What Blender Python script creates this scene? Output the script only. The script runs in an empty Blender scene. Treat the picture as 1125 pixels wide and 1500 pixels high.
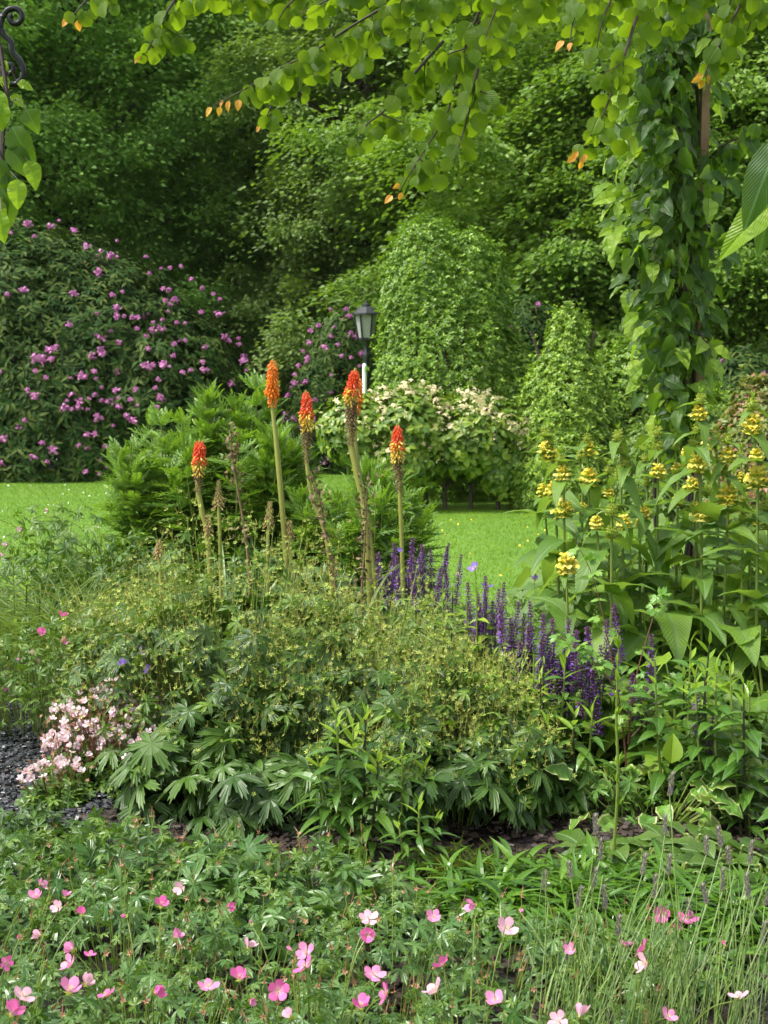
import bpy, math, random
import numpy as np
from math import pi, sin, cos, radians, tan, sqrt

scene = bpy.context.scene
C = scene.collection
random.seed(11)
RNG = np.random.default_rng(11)

# ------------------------------------------------------------------ camera, sky, sun, exposure
CAM_H = 1.5
PITCH = math.atan(190 / 2060)
cam_d = bpy.data.cameras.new("camera")
cam = bpy.data.objects.new("camera", cam_d)
C.objects.link(cam)
cam.location = (0, 0, CAM_H)
cam.rotation_euler = (pi / 2 - PITCH, 0, 0)
cam_d.sensor_fit = 'VERTICAL'
cam_d.sensor_height = 36
cam_d.lens = 36 * 2060 / 1500
cam_d.clip_end = 600
cam_d.dof.use_dof = True
cam_d.dof.focus_distance = 4.2
cam_d.dof.aperture_fstop = 11
scene.camera = cam

SUN_EL, SUN_AZ = radians(56), radians(-106)      # azimuth from +Y towards +X
world = bpy.data.worlds.new("World")
scene.world = world
world.use_nodes = True
nt = world.node_tree
bg = nt.nodes["Background"]
sky = nt.nodes.new("ShaderNodeTexSky")
sky.sky_type = 'NISHITA'
sky.sun_disc = False
sky.sun_elevation = SUN_EL
sky.sun_rotation = SUN_AZ
sky.air_density = 1.0
sky.dust_density = 4.0
sky.ozone_density = 0.6
soft = nt.nodes.new("ShaderNodeHueSaturation")      # a thin white overcast: the blue of the sky washed out
soft.inputs["Saturation"].default_value = .3
nt.links.new(sky.outputs[0], soft.inputs["Color"])
nt.links.new(soft.outputs[0], bg.inputs[0])
bg.inputs[1].default_value = 0.15
sd = bpy.data.lights.new("sun", 'SUN')
sd.energy = 1.9
sd.angle = radians(11)
sd.color = (1.0, 0.95, 0.86)
sun = bpy.data.objects.new("sun", sd)
C.objects.link(sun)
sun.rotation_euler = (pi / 2 - SUN_EL, 0, pi - SUN_AZ)
sun.location = (-20, 20, 40)
scene.view_settings.view_transform = 'Standard'
scene.view_settings.look = 'None'
scene.view_settings.gamma = 1
scene.view_settings.exposure = 1.22
scene.cycles.max_bounces = 7
scene.cycles.diffuse_bounces = 3
scene.cycles.glossy_bounces = 2
scene.cycles.transmission_bounces = 4
scene.cycles.caustics_reflective = False
scene.cycles.caustics_refractive = False


def at(px, py, Y):
    """the point Y metres in front of the camera seen at photo pixel (px, py)"""
    a, b = (px - 562.5) / 2060, (750 - py) / 2060
    d = np.array([a, cos(PITCH) + b * sin(PITCH), -sin(PITCH) + b * cos(PITCH)])
    return np.array([0, 0, CAM_H]) + d * (Y / d[1])


def X(px, Y):
    return (px - 562.5) / 2060 * Y


# ------------------------------------------------------------------ mesh helpers
class Geo:
    def __init__(s):
        s.V, s.U, s.Q, s.T, s.qm, s.tm, s.n = [], [], [], [], [], [], 0

    def add(s, v, q=None, t=None, uv=None, mat=0):
        v = np.asarray(v, float)
        s.V.append(v)
        s.U.append(np.zeros((len(v), 2)) if uv is None else np.asarray(uv, float))
        if q is not None and len(q):
            q = np.asarray(q) + s.n
            s.Q.append(q); s.qm.append(np.full(len(q), mat))
        if t is not None and len(t):
            t = np.asarray(t) + s.n
            s.T.append(t); s.tm.append(np.full(len(t), mat))
        s.n += len(v)

    def inst(s, tp, M, P, mat=0):
        v, q, t, uv = tp
        M = np.asarray(M, float); P = np.asarray(P, float)
        m, n = len(P), len(v)
        if m == 0:
            return
        W = np.einsum('mij,nj->mni', M, v) + P[:, None, :]
        off = (np.arange(m) * n)[:, None, None]
        s.add(W.reshape(-1, 3), (q[None] + off).reshape(-1, 4) if len(q) else None,
              (t[None] + off).reshape(-1, 3) if len(t) else None, np.tile(uv, (m, 1)), mat)

    def tube(s, pts, rad, sides=5, mat=0, cap=True):
        pts = np.asarray(pts, float)
        n = len(pts)
        rad = np.broadcast_to(np.asarray(rad, float), (n,)) if np.ndim(rad) == 0 or len(np.atleast_1d(rad)) == n else np.interp(np.linspace(0, 1, n), np.linspace(0, 1, len(rad)), rad)
        tg = np.gradient(pts, axis=0)
        tg /= np.linalg.norm(tg, axis=1)[:, None] + 1e-9
        ref = np.array([0.13, 0.97, 0.2]) if abs(tg[0][2]) > .5 else np.array([0.1, .1, 1.])
        a = np.cross(tg, ref); a /= np.linalg.norm(a, axis=1)[:, None] + 1e-9
        b = np.cross(tg, a)
        th = np.linspace(0, 2 * pi, sides, endpoint=False)
        v = pts[:, None] + rad[:, None, None] * (np.cos(th)[None, :, None] * a[:, None] + np.sin(th)[None, :, None] * b[:, None])
        q = []
        for i in range(n - 1):
            for j in range(sides):
                k = (j + 1) % sides
                q.append((i * sides + j, i * sides + k, (i + 1) * sides + k, (i + 1) * sides + j))
        uv = np.stack([np.tile(th / 2 / pi, n), np.repeat(np.linspace(0, 1, n), sides)], 1)
        s.add(v.reshape(-1, 3), q, None, uv, mat)

    def lathe(s, prof, center, sides=16, mat=0):
        prof = np.asarray(prof, float)
        n = len(prof)
        th = np.linspace(0, 2 * pi, sides, endpoint=False)
        v = np.stack([prof[:, None, 0] * np.cos(th), prof[:, None, 0] * np.sin(th), np.repeat(prof[:, 1:2], sides, 1)], -1) + np.asarray(center)
        q = [(i * sides + j, i * sides + (j + 1) % sides, (i + 1) * sides + (j + 1) % sides, (i + 1) * sides + j) for i in range(n - 1) for j in range(sides)]
        s.add(v.reshape(-1, 3), q, None, None, mat)

    def mesh(s, name, mats, origin=(0, 0, 0), smooth=False):
        me = bpy.data.meshes.new(name)
        V = np.concatenate(s.V) - np.asarray(origin)
        U = np.concatenate(s.U)
        Q = np.concatenate(s.Q) if s.Q else np.zeros((0, 4), int)
        T = np.concatenate(s.T) if s.T else np.zeros((0, 3), int)
        me.vertices.add(len(V)); me.vertices.foreach_set("co", V.ravel())
        loops = np.concatenate([Q.ravel(), T.ravel()]).astype(np.int32)
        me.loops.add(len(loops)); me.loops.foreach_set("vertex_index", loops)
        me.polygons.add(len(Q) + len(T))
        st = np.concatenate([np.arange(len(Q)) * 4, len(Q) * 4 + np.arange(len(T)) * 3]).astype(np.int32)
        me.polygons.foreach_set("loop_start", st)
        mi = np.concatenate(s.qm + s.tm).astype(np.int32)
        me.polygons.foreach_set("material_index", mi)
        me.polygons.foreach_set("use_smooth", np.full(len(Q) + len(T), smooth))
        uvl = me.uv_layers.new(name="uv")
        me.update(calc_edges=True)
        uvl.data.foreach_set("uv", U[loops].ravel())
        for m in (mats if isinstance(mats, (list, tuple)) else [mats]):
            me.materials.append(m)
        me.update()
        return me


WL = {}


def tag(o, label=None, cat=None, group=None, kind=None):
    if label: o['label'] = label
    if cat: o['category'] = cat
    if group: o['group'] = group
    if kind: o['kind'] = kind
    return o


def empty(name, loc, label, cat, group=None):
    o = bpy.data.objects.new(name, None)
    o.empty_display_size = .1
    C.objects.link(o)
    o.location = tuple(loc)
    WL[o.name] = np.array(loc, float)
    return tag(o, label, cat, group)


def put(name, geo, mats, parent=None, smooth=False, loc=(0, 0, 0)):
    """link a Geo (in world coordinates) as one mesh object"""
    org = WL[parent.name] if parent else np.array(loc, float)
    o = bpy.data.objects.new(name, geo.mesh(name, mats, org, smooth))
    C.objects.link(o)
    if parent: o.parent = parent
    else: o.location = tuple(loc)
    WL[o.name] = org
    return o


def putmesh(name, me, parent, loc, rot=(0, 0, 0), sc=1.0):
    o = bpy.data.objects.new(name, me)
    C.objects.link(o)
    o.parent = parent
    o.location = tuple(np.array(loc, float) - (WL[parent.name] if parent else 0))
    o.rotation_euler = rot
    o.scale = (sc,) * 3 if np.ndim(sc) == 0 else sc
    WL[o.name] = np.array(loc, float)
    return o


def copy_tree(o, parent=None):
    c = o.copy(); C.objects.link(c)
    if parent: c.parent = parent
    for ch in list(o.children):
        copy_tree(ch, c)
    return c


def unit(v):
    v = np.asarray(v, float)
    return v / (np.linalg.norm(v, axis=-1, keepdims=True) + 1e-9)


def frames(D, N, S=1.0, wx=1.0):
    """local Y along D, local Z near N; S scale per item"""
    y = unit(D); x = unit(np.cross(y, N)); z = np.cross(x, y)
    S = np.broadcast_to(np.asarray(S, float), (len(y),))
    return np.stack([x * (S * wx)[:, None], y * S[:, None], z * S[:, None]], axis=2)


def rnd(n, r=None):
    return unit((r or RNG).normal(size=(n, 3)))


def spline(pts, k=6):
    P = [np.array(p, float) for p in pts]
    P = [2 * P[0] - P[1]] + P + [2 * P[-1] - P[-2]]
    out = []
    for i in range(1, len(P) - 2):
        for j in range(k):
            t = j / k
            a, b, c, d = P[i - 1], P[i], P[i + 1], P[i + 2]
            out.append(.5 * ((2 * b) + (-a + c) * t + (2 * a - 5 * b + 4 * c - d) * t * t + (-a + 3 * b - 3 * c + d) * t ** 3))
    out.append(P[-2])
    return np.array(out)


# leaf templates: (verts, quads, tris, uv); base at 0, along +Y, width in X, face +Z
def leaf_t(prof, w, n=5, fold=.25, droop=.25, wave=0.0):
    v, q, uv = [], [], []
    for i in range(n + 1):
        t = i / n
        h = w * prof(t)
        z = -droop * t * t
        y = t * (1 - .25 * droop * t)
        wv = wave * sin(t * 17) * h
        for sgn in (-1, 0, 1):
            v.append((sgn * h, y, z + (fold * h + wv * sgn if sgn else 0)))
            uv.append((.5 + .5 * sgn * (h / w if w else 0), t))
    for i in range(n):
        a = i * 3
        q += [(a, a + 1, a + 4, a + 3), (a + 1, a + 2, a + 5, a + 4)]
    return np.array(v, float), np.array(q), np.zeros((0, 3), int), np.array(uv, float)


P_OV = lambda t: sin(pi * min(1, max(0, t)) ** .72) ** .85 if 0 < t < 1 else .02
P_LA = lambda t: sin(pi * t ** .8) if 0 < t < 1 else .02
P_ST = lambda t: (min(1, t * 6 + .5)) * (1 - t ** 3) + .01
P_RO = lambda t: sqrt(max(0, 1 - (2 * t - 1) ** 2)) * .98 + .02
P_HE = lambda t: (1 - t) ** .75 * min(1, .55 + t * 4) + .01
P_OB = lambda t: (.12 + .88 * sin(pi * min(1, t) ** 1.6 * .93)) if t < 1 else .45
leafq = (np.array([(0, 0, 0), (-.34, .42, .1), (0, 1, -.06), (.34, .42, .1)], float), np.array([(0, 1, 2, 3)]), np.zeros((0, 3), int), np.array([(.5, 0), (0, .5), (.5, 1), (1, .5)], float))
leafq = (leafq[0], np.zeros((0, 4), int), np.array([(0, 2, 1), (0, 3, 2)]), leafq[3])
T_OV = leaf_t(P_OV, .3, 5, .25, .3)
T_OVB = leaf_t(P_OV, .31, 9, .3, .38, .12)
T_LA = leaf_t(P_LA, .13, 5, .3, .45)
T_LAW = leaf_t(P_LA, .19, 6, .3, .4)
T_HEN = leaf_t(P_HE, .29, 8, .25, .5, .12)
T_EV = leaf_t(P_LA, .22, 3, .25, .25)
T_LAU = leaf_t(P_LA, .12, 5, .35, .15)
T_HE = leaf_t(P_HE, .36, 8, .2, .45, .1)
T_RO = leaf_t(P_RO, .47, 7, .22, .3, .06)
T_LON = leaf_t(P_LA, .16, 3, .2, .3)


def palm_t(lobes=7, teeth=1, cut=.62, span=300, cup=.12, fold=.06):
    """a palmate, lobed and toothed leaf with its petiole point at 0, main lobe along +Y"""
    k = 4 + 4 * teeth
    ang, rad = [], []
    N = lobes * k
    sp = radians(span)
    for i in range(N + 1):
        f = i / k
        u = f - math.floor(f) if i < N else 1.0
        d = abs(u - .5) * 2                      # 0 at lobe axis, 1 at the notch
        side = abs((i / N) - .5) * 2
        R = 1 - .28 * side ** 1.6
        e = max(0, (d - .42) / .58) if teeth > 1 else d
        r = R * (1 - cut * e ** (1.3 if teeth > 1 else 1.7))
        if teeth > 1: r *= 1 - .30 * min(d, .6)
        if teeth: r *= 1 + (.085 if teeth > 1 else .13) * (1 if (i % 2 == 0) else -1) * (1 if d < .92 else 0)
        ang.append(-sp / 2 + sp * i / N); rad.append(r)
    v = [(0, 0, 0)]; uv = [(.5, .5)]
    for ring, f in enumerate((.42, 1.0)):
        for i in range(N + 1):
            a, r = ang[i], rad[i]
            u = (i / k) % 1; d = abs(u - .5) * 2
            rr = (r if ring else min(r, .45)) * (1 if ring else .8)
            z = -cup * rr ** 2 * 1.4 + fold * (d - .4) * (1.2 if ring else .7)
            v.append((sin(a) * rr, cos(a) * rr, z)); uv.append((.5 + .5 * sin(a) * rr, .5 + .5 * cos(a) * rr))
    t = [(0, i + 2, i + 1) for i in range(N)]
    o = N + 1
    q = [(1 + i, 2 + i, 2 + o + i, 1 + o + i) for i in range(N)]
    return np.array(v, float), np.array(q), np.array(t), np.array(uv, float)


PALM = palm_t(7, 2, .52, 310, .24, .055)
PALM_DEEP = palm_t(5, 1, .74, 280, .2)
PALM_LO = palm_t(5, 0, .6, 290, .15)
LOB3 = palm_t(3, 1, .4, 230, .15)


def join_t(items):
    """items: list of (template, M 3x3, P) merged to one template"""
    V, Q, T, U, n = [], [], [], [], 0
    for tp, M, P in items:
        v, q, t, uv = tp
        V.append(v @ np.asarray(M).T + P); U.append(uv)
        if len(q): Q.append(q + n)
        if len(t): T.append(t + n)
        n += len(v)
    return np.concatenate(V), (np.concatenate(Q) if Q else np.zeros((0, 4), int)), (np.concatenate(T) if T else np.zeros((0, 3), int)), np.concatenate(U)


def pinnate_t(pairs=6, leaflet=None, spread=55, size=.34, droop=.25):
    it = []
    lf = leaflet or leaf_t(P_LA, .2, 3, .2, .2)
    for i in range(pairs):
        t = .12 + .8 * i / pairs
        s = size * (1 - .45 * abs(t - .4) * 1.4)
        for sg in (-1, 1):
            a = radians(spread - 22 * t) * sg
            D = np.array([[sin(a), cos(a), .05]]); M = frames(D, np.array([[0, 0, 1.]]), s)[0]
            it.append((lf, M, np.array([0, t, -droop * t * t])))
            it.append((lf, M * .55, np.array([0, t + .05, -droop * t * t]) + M[:, 1] * .42))
    it.append((lf, np.eye(3) * size, np.array([0, .92, -droop * .85])))
    rc = leaf_t(lambda t: 1 - .6 * t, .018, 3, 0, droop)
    it.append((rc, np.eye(3), np.zeros(3)))
    return join_t(it)


PINN = pinnate_t(5, leaf_t(P_LA, .15, 3, .3, .35), 48, .42, .4)

# ------------------------------------------------------------------ materials
def newmat(name):
    m = bpy.data.materials.new(name); m.use_nodes = True
    n = m.node_tree
    p = n.nodes["Principled BSDF"]
    return m, n, p


def rgb(c):
    return (c[0], c[1], c[2], 1)


def leafmat(name, cols, rough=.4, tr=.3, trc=None, veins=0, spec=.5, big=0, rib=None, grad=None):
    m, n, p = newmat(name)
    L = n.links
    cols = [(c[0] * 1.22, c[1], c[2] * .62) if c[1] > c[0] and c[1] > c[2] else c for c in cols]
    g = n.nodes.new("ShaderNodeNewGeometry")
    r = n.nodes.new("ShaderNodeValToRGB")
    el = r.color_ramp.elements
    el[0].color = rgb(cols[0]); el[1].color = rgb(cols[-1])
    for i, c in enumerate(cols[1:-1]):
        e = el.new((i + 1) / (len(cols) - 1)); e.color = rgb(c)
    fac = g.outputs["Random Per Island"]
    if big:
        tc = n.nodes.new("ShaderNodeTexCoord")
        nz = n.nodes.new("ShaderNodeTexNoise"); nz.inputs["Scale"].default_value = big; nz.inputs["Detail"].default_value = 2
        L.new(tc.outputs["Object"], nz.inputs["Vector"])
        mx = n.nodes.new("ShaderNodeMath"); mx.operation = 'MULTIPLY_ADD'
        mx.inputs[1].default_value = .55
        L.new(g.outputs["Random Per Island"], mx.inputs[0])
        m2 = n.nodes.new("ShaderNodeMath"); m2.operation = 'MULTIPLY_ADD'; m2.inputs[1].default_value = 1.6; m2.inputs[2].default_value = -.58
        L.new(nz.outputs[0], m2.inputs[0]); L.new(m2.outputs[0], mx.inputs[2])
        fac = mx.outputs[0]
    L.new(fac, r.inputs[0])
    col = r.outputs[0]
    if veins or rib:
        tc = n.nodes.new("ShaderNodeTexCoord")
        sp = n.nodes.new("ShaderNodeSeparateXYZ"); L.new(tc.outputs["UV"], sp.inputs[0])
        def M(op, a, b=None):
            k = n.nodes.new("ShaderNodeMath"); k.operation = op
            for i, x in enumerate((a, b)):
                if x is None: continue
                if isinstance(x, (int, float)): k.inputs[i].default_value = x
                else: L.new(x, k.inputs[i])
            return k.outputs[0]
        ab = M('ABSOLUTE', M('SUBTRACT', sp.outputs[0], .5))
        if veins:
            w = M('SINE', M('MULTIPLY', M('SUBTRACT', sp.outputs[1], M('MULTIPLY', ab, 1.0)), veins * 6.283))
            w = M('POWER', M('ABSOLUTE', w), .5)
            w = M('MULTIPLY', w, M('MINIMUM', M('MULTIPLY', ab, 14.), 1.0))
            b = n.nodes.new("ShaderNodeBump"); b.inputs["Strength"].default_value = .45; b.inputs["Distance"].default_value = .02 if name == "ribbed_leaf" else (.006 if name == "phlomis_leaf" else .005)
            L.new(w, b.inputs["Height"]); L.new(b.outputs[0], p.inputs["Normal"])
        if rib:
            mk = M('LESS_THAN', ab, .035)
            mxc = n.nodes.new("ShaderNodeMix"); mxc.data_type = 'RGBA'
            L.new(M('MULTIPLY', mk, .6), mxc.inputs[0]); L.new(col, mxc.inputs[6]); mxc.inputs[7].default_value = rgb(rib)
            col = mxc.outputs[2]
    if grad:
        tc2 = n.nodes.new("ShaderNodeTexCoord"); s2 = n.nodes.new("ShaderNodeSeparateXYZ"); L.new(tc2.outputs["UV"], s2.inputs[0])
        # pale eye and fine darker lines running out along the petal
        k1 = n.nodes.new("ShaderNodeMapRange"); k1.inputs[1].default_value = 0; k1.inputs[2].default_value = .5; k1.inputs[3].default_value = .75; k1.inputs[4].default_value = 0
        L.new(s2.outputs[1], k1.inputs[0])
        mg = n.nodes.new("ShaderNodeMix"); mg.data_type = 'RGBA'; L.new(k1.outputs[0], mg.inputs[0]); L.new(col, mg.inputs[6]); mg.inputs[7].default_value = rgb(grad)
        k2 = n.nodes.new("ShaderNodeMath"); k2.operation = 'MULTIPLY'; k2.inputs[1].default_value = 50; L.new(s2.outputs[0], k2.inputs[0])
        k3 = n.nodes.new("ShaderNodeMath"); k3.operation = 'SINE'; L.new(k2.outputs[0], k3.inputs[0])
        k4 = n.nodes.new("ShaderNodeMapRange"); k4.inputs[1].default_value = .3; k4.inputs[2].default_value = 1; k4.inputs[3].default_value = 1; k4.inputs[4].default_value = .72; L.new(k3.outputs[0], k4.inputs[0])
        mh = n.nodes.new("ShaderNodeMix"); mh.data_type = 'RGBA'; mh.blend_type = 'MULTIPLY'; mh.inputs[0].default_value = 1; L.new(mg.outputs[2], mh.inputs[6]); L.new(k4.outputs[0], mh.inputs[7])
        col = mh.outputs[2]
    L.new(col, p.inputs["Base Color"])
    p.inputs["Roughness"].default_value = rough
    p.inputs["Specular IOR Level"].default_value = spec
    if tr > 0:
        t = n.nodes.new("ShaderNodeBsdfTranslucent")
        if trc is None:
            c = cols[len(cols) // 2]
            trc = (min(1, c[0] * 1.7 + .02), min(1, c[1] * 1.6 + .03), c[2] * .5)
        mc = n.nodes.new("ShaderNodeMix"); mc.data_type = 'RGBA'
        mc.inputs[0].default_value = .75; L.new(col, mc.inputs[6]); mc.inputs[7].default_value = rgb(trc)
        L.new(mc.outputs[2], t.inputs[0])
        ms = n.nodes.new("ShaderNodeMixShader"); ms.inputs[0].default_value = tr
        L.new(p.outputs[0], ms.inputs[1]); L.new(t.outputs[0], ms.inputs[2])
        L.new(ms.outputs[0], n.nodes["Material Output"].inputs[0])
    return m


def plain(name, col, rough=.6, metal=0, noise=None, scale=8, bump=0, coords="Object"):
    m, n, p = newmat(name)
    p.inputs["Base Color"].default_value = rgb(col)
    p.inputs["Roughness"].default_value = rough
    p.inputs["Metallic"].default_value = metal
    if noise or bump:
        tc = n.nodes.new("ShaderNodeTexCoord")
        nz = n.nodes.new("ShaderNodeTexNoise"); nz.inputs["Scale"].default_value = scale; nz.inputs["Detail"].default_value = 8
        n.links.new(tc.outputs[coords], nz.inputs["Vector"])
        if noise:
            r = n.nodes.new("ShaderNodeValToRGB"); r.color_ramp.elements[0].position = .33; r.color_ramp.elements[1].position = .68
            r.color_ramp.elements[0].color = rgb(col); r.color_ramp.elements[1].color = rgb(noise)
            n.links.new(nz.outputs[0], r.inputs[0]); n.links.new(r.outputs[0], p.inputs["Base Color"])
        if bump:
            b = n.nodes.new("ShaderNodeBump"); b.inputs["Strength"].default_value = bump; b.inputs["Distance"].default_value = .03
            n.links.new(nz.outputs[0], b.inputs["Height"]); n.links.new(b.outputs[0], p.inputs["Normal"])
    return m


M_bark = plain("bark", (.035, .028, .02), .9, noise=(.075, .06, .042), scale=6, bump=.8)
M_twig = plain("twig", (.03, .018, .012), .6)
M_stem = leafmat("green_stem", [(.08, .15, .035), (.13, .22, .06)], .45, 0)
M_redstem = plain("red_stem", (.11, .045, .03), .45)
M_woodA = leafmat("tree_leaf_mid", [(0.076, 0.193, 0.054), (0.136, 0.319, 0.087), (0.218, 0.448, 0.132)], .5, .34, big=.35)
M_woodB = leafmat("tree_leaf_oak", [(0.07, 0.155, 0.052), (0.129, 0.259, 0.087), (0.199, 0.342, 0.139)], .5, .36, big=.4)
M_woodC = leafmat("tree_leaf_lime", [(0.065, 0.155, 0.03), (0.117, 0.259, 0.048), (0.199, 0.362, 0.084)], .5, .38, big=.4)
M_woodD = leafmat("tree_leaf_dark", [(0.036, 0.09, 0.03), (0.065, 0.152, 0.046), (0.108, 0.221, 0.069)], .55, .22, big=.3)
M_rhod = leafmat("rhododendron_leaf", [(.011, .04, .012), (.024, .07, .02), (.075, .128, .045)], .55, .12, spec=.1)
M_everg = leafmat("evergreen_leaf", [(0.045, 0.13, 0.014), (0.102, 0.25, 0.023), (0.216, 0.4, 0.036)], .4, .25)
M_everd = leafmat("evergreen_leaf_deep", [(0.082, 0.204, 0.029), (0.145, 0.305, 0.038), (0.26, 0.451, 0.059)], .4, .25)
M_corn = leafmat("dogwood_leaf", [(.05, .14, .02), (.11, .23, .03), (.2, .33, .045)], .4, .3)
M_cream = leafmat("cream_bract", [(.6, .6, .3), (.7, .6, .36), (.74, .52, .38)], .6, .25, (.8, .75, .5))
M_lilac = leafmat("lilac_petal", [(.46, .13, .38), (.56, .2, .46), (.64, .3, .54)], .55, .3, (.7, .25, .6))
M_fern = leafmat("cut_leaf_green", [(0.065, 0.174, 0.038), (0.118, 0.275, 0.059), (0.201, 0.378, 0.091)], .42, .38)
M_ger = leafmat("cranesbill_leaf_dark", [(0.024, 0.079, 0.015), (0.04, 0.114, 0.023), (0.064, 0.158, 0.032)], .42, .25, veins=0)
M_gersm = leafmat("cranesbill_leaf_small", [(0.037, 0.115, 0.02), (0.066, 0.164, 0.028), (0.115, 0.238, 0.041)], .38, .3)
M_gersil = leafmat("cranesbill_leaf_silver", [(0.041, 0.131, 0.041), (0.07, 0.18, 0.066), (0.107, 0.238, 0.098)], .28, .28)
M_seed = leafmat("seed_calyx", [(.14, .30, .05), (.25, .44, .08), (.38, .54, .15), (.40, .40, .14)], .6, .25, (.5, .5, .15))
M_beak = leafmat("seed_beak", [(.16, .26, .05), (.3, .36, .1), (.32, .24, .08)], .6, 0)
M_phlo = leafmat("phlomis_leaf", [(0.062, 0.168, 0.039), (0.101, 0.235, 0.05), (0.157, 0.325, 0.062)], .45, .38, (.3, .48, .04), veins=7, rib=(.16, .26, .09))
M_yel = leafmat("yellow_hood", [(.88, .70, .07), (.92, .82, .14), (.93, .88, .32)], .55, .5, (1, .85, .12))
M_calyx = leafmat("green_calyx", [(.17, .3, .05), (.25, .38, .07), (.36, .46, .12)], .55, .2)
M_vine = leafmat("vine_leaf", [(0.016, 0.051, 0.011), (0.029, 0.083, 0.014), (0.051, 0.128, 0.016)], .3, .38, (.28, .52, .02), veins=6, spec=.35, rib=(.1, .2, .07))
M_vinel = leafmat("vine_leaf_light", [(.12, .27, .03), (.17, .34, .04), (.22, .4, .05)], .3, .45, (.4, .62, .03), veins=6)
M_kat = leafmat("katsura_leaf", [(.05, .125, .014), (.075, .17, .016), (.11, .215, .02)], .4, .5, (.32, .5, .012), veins=4, spec=.3)
M_katy = leafmat("young_katsura_leaf", [(.7, .42, .04), (.72, .28, .06), (.6, .55, .05)], .4, .45, (.9, .5, .03))
M_lance = leafmat("lance_leaf", [(0.034, 0.112, 0.025), (0.062, 0.169, 0.034), (0.096, 0.225, 0.045)], .26, .25, rib=(.12, .24, .08))
M_lancel = leafmat("lance_leaf_young", [(.14, .30, .03), (.19, .38, .045), (.25, .42, .06)], .3, .4, (.4, .65, .05))
M_strap = leafmat("strap_leaf", [(0.032, 0.112, 0.016), (0.059, 0.176, 0.023), (0.096, 0.239, 0.032)], .26, .3)
M_grassb = leafmat("blue_grass_blade", [(.09, .2, .09), (.16, .3, .15), (.28, .42, .26)], .45, .3)
M_grass = leafmat("grass_blade", [(.05, .13, .02), (.09, .19, .03), (.18, .24, .06)], .45, .3)
M_lawnb = leafmat("lawn_blade", [(.072, .18, .008), (.11, .25, .011), (.155, .31, .016)], .6, .3, (.25, .5, .02), spec=.2, big=.5)
M_hosta = leafmat("hosta_leaf", [(.08, .22, .06), (.13, .32, .08), (.2, .38, .12)], .35, .35)
M_hostae = leafmat("hosta_leaf_edge", [(.42, .58, .4), (.5, .64, .5)], .4, .35)
M_crink = leafmat("crinkled_leaf", [(0.041, 0.116, 0.02), (0.061, 0.15, 0.03), (0.082, 0.184, 0.041)], .28, .25, veins=9, rib=(.2, .34, .15))
M_broad = leafmat("broad_light_leaf", [(.12, .27, .035), (.16, .33, .045), (.2, .38, .06)], .4, .35, (.35, .6, .05), veins=6)
M_lav = leafmat("lavender_stem", [(0.06, 0.136, 0.043), (0.093, 0.187, 0.06), (0.128, 0.23, 0.076)], .5, 0)
M_lavh = leafmat("lavender_head", [(.13, .14, .13), (.19, .17, .23), (.25, .28, .24)], .7, .1)
M_salv = leafmat("salvia_floret", [(0.12, 0.041, 0.276), (0.184, 0.064, 0.386), (0.294, 0.12, 0.46)], .6, .15, (.3, .1, .5))
M_salvc = leafmat("salvia_calyx", [(.10, .035, .12), (.16, .055, .15), (.14, .08, .12)], .6, 0)
M_salvl = leafmat("salvia_leaf", [(.05, .13, .03), (.08, .18, .04), (.12, .22, .06)], .45, .25)
M_pk = [leafmat("pink_petal", [(.75, .22, .46), (.8, .3, .54)], .5, .35, (.9, .3, .6), grad=(.9,.78,.84)),
        leafmat("hot_pink_petal", [(.72, .1, .38), (.78, .16, .45)], .5, .35, (.9, .2, .5), grad=(.9,.78,.84)),
        leafmat("pale_pink_petal", [(0.82, 0.4, 0.558), (0.86, 0.496, 0.612)], .5, .35, (.95, .6, .7), grad=(.9,.78,.84))]
M_viol = leafmat("violet_petal", [(.25, .14, .6), (.33, .2, .68)], .5, .35, (.4, .25, .8), grad=(.9,.78,.84))
M_blush = leafmat("blush_petal", [(.8, .6, .66), (.88, .8, .82), (.8, .5, .6)], .5, .35, (.9, .7, .75))
M_rust = leafmat("rusty_calyx", [(.3, .12, .08), (.4, .2, .12), (.25, .16, .06)], .6, .1)
M_stam = plain("stamen", (.65, .55, .3), .6)
M_tor = [leafmat("torch_red", [(.75, .075, .02), (.82, .12, .025)], .45, .2, (.9, .2, .03)),
         leafmat("torch_orange", [(.78, .22, .015), (.85, .3, .02)], .45, .2, (.9, .35, .03)),
         leafmat("torch_yellow", [(.8, .52, .05), (.74, .66, .17)], .5, .2, (.9, .7, .1)),
         leafmat("torch_spent", [(.13, .07, .03), (.2, .13, .06), (.09, .05, .03)], .7, 0),
         leafmat("torch_bud", [(.42, .25, .1), (.35, .32, .12)], .6, .1)]
M_torstem = leafmat("torch_stem", [(0.234, 0.288, 0.09), (0.18, 0.243, 0.081)], .5, 0)
M_dead = leafmat("dead_stalk", [(.10, .07, .035), (.18, .12, .06), (.12, .13, .05)], .7, 0)
M_post = plain("weathered_timber", (.16, .095, .05), .8, noise=(.28, .18, .10), scale=9, bump=.5)
M_iron = plain("black_iron", (.012, .013, .016), .35, metal=.4)
M_lampmetal = plain("lamp_black_metal", (.03, .034, .038), .4, metal=.3)
M_glass = plain("frosted_glass", (.30, .31, .29), .25)
M_white = plain("white_paint", (.8, .82, .82), .5)
M_bulb = plain("candle_tube", (.85, .8, .65), .4)
M_drive = plain("tarmac", (.13, .135, .15), .75, noise=(.19, .195, .21), scale=20, bump=.2)
M_kerb = plain("kerb_stone", (.2, .19, .18), .8, noise=(.3, .29, .27), scale=5)
M_soil = plain("soil", (.010, .007, .005), .6, noise=(.035, .024, .016), scale=45, bump=1)
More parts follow.
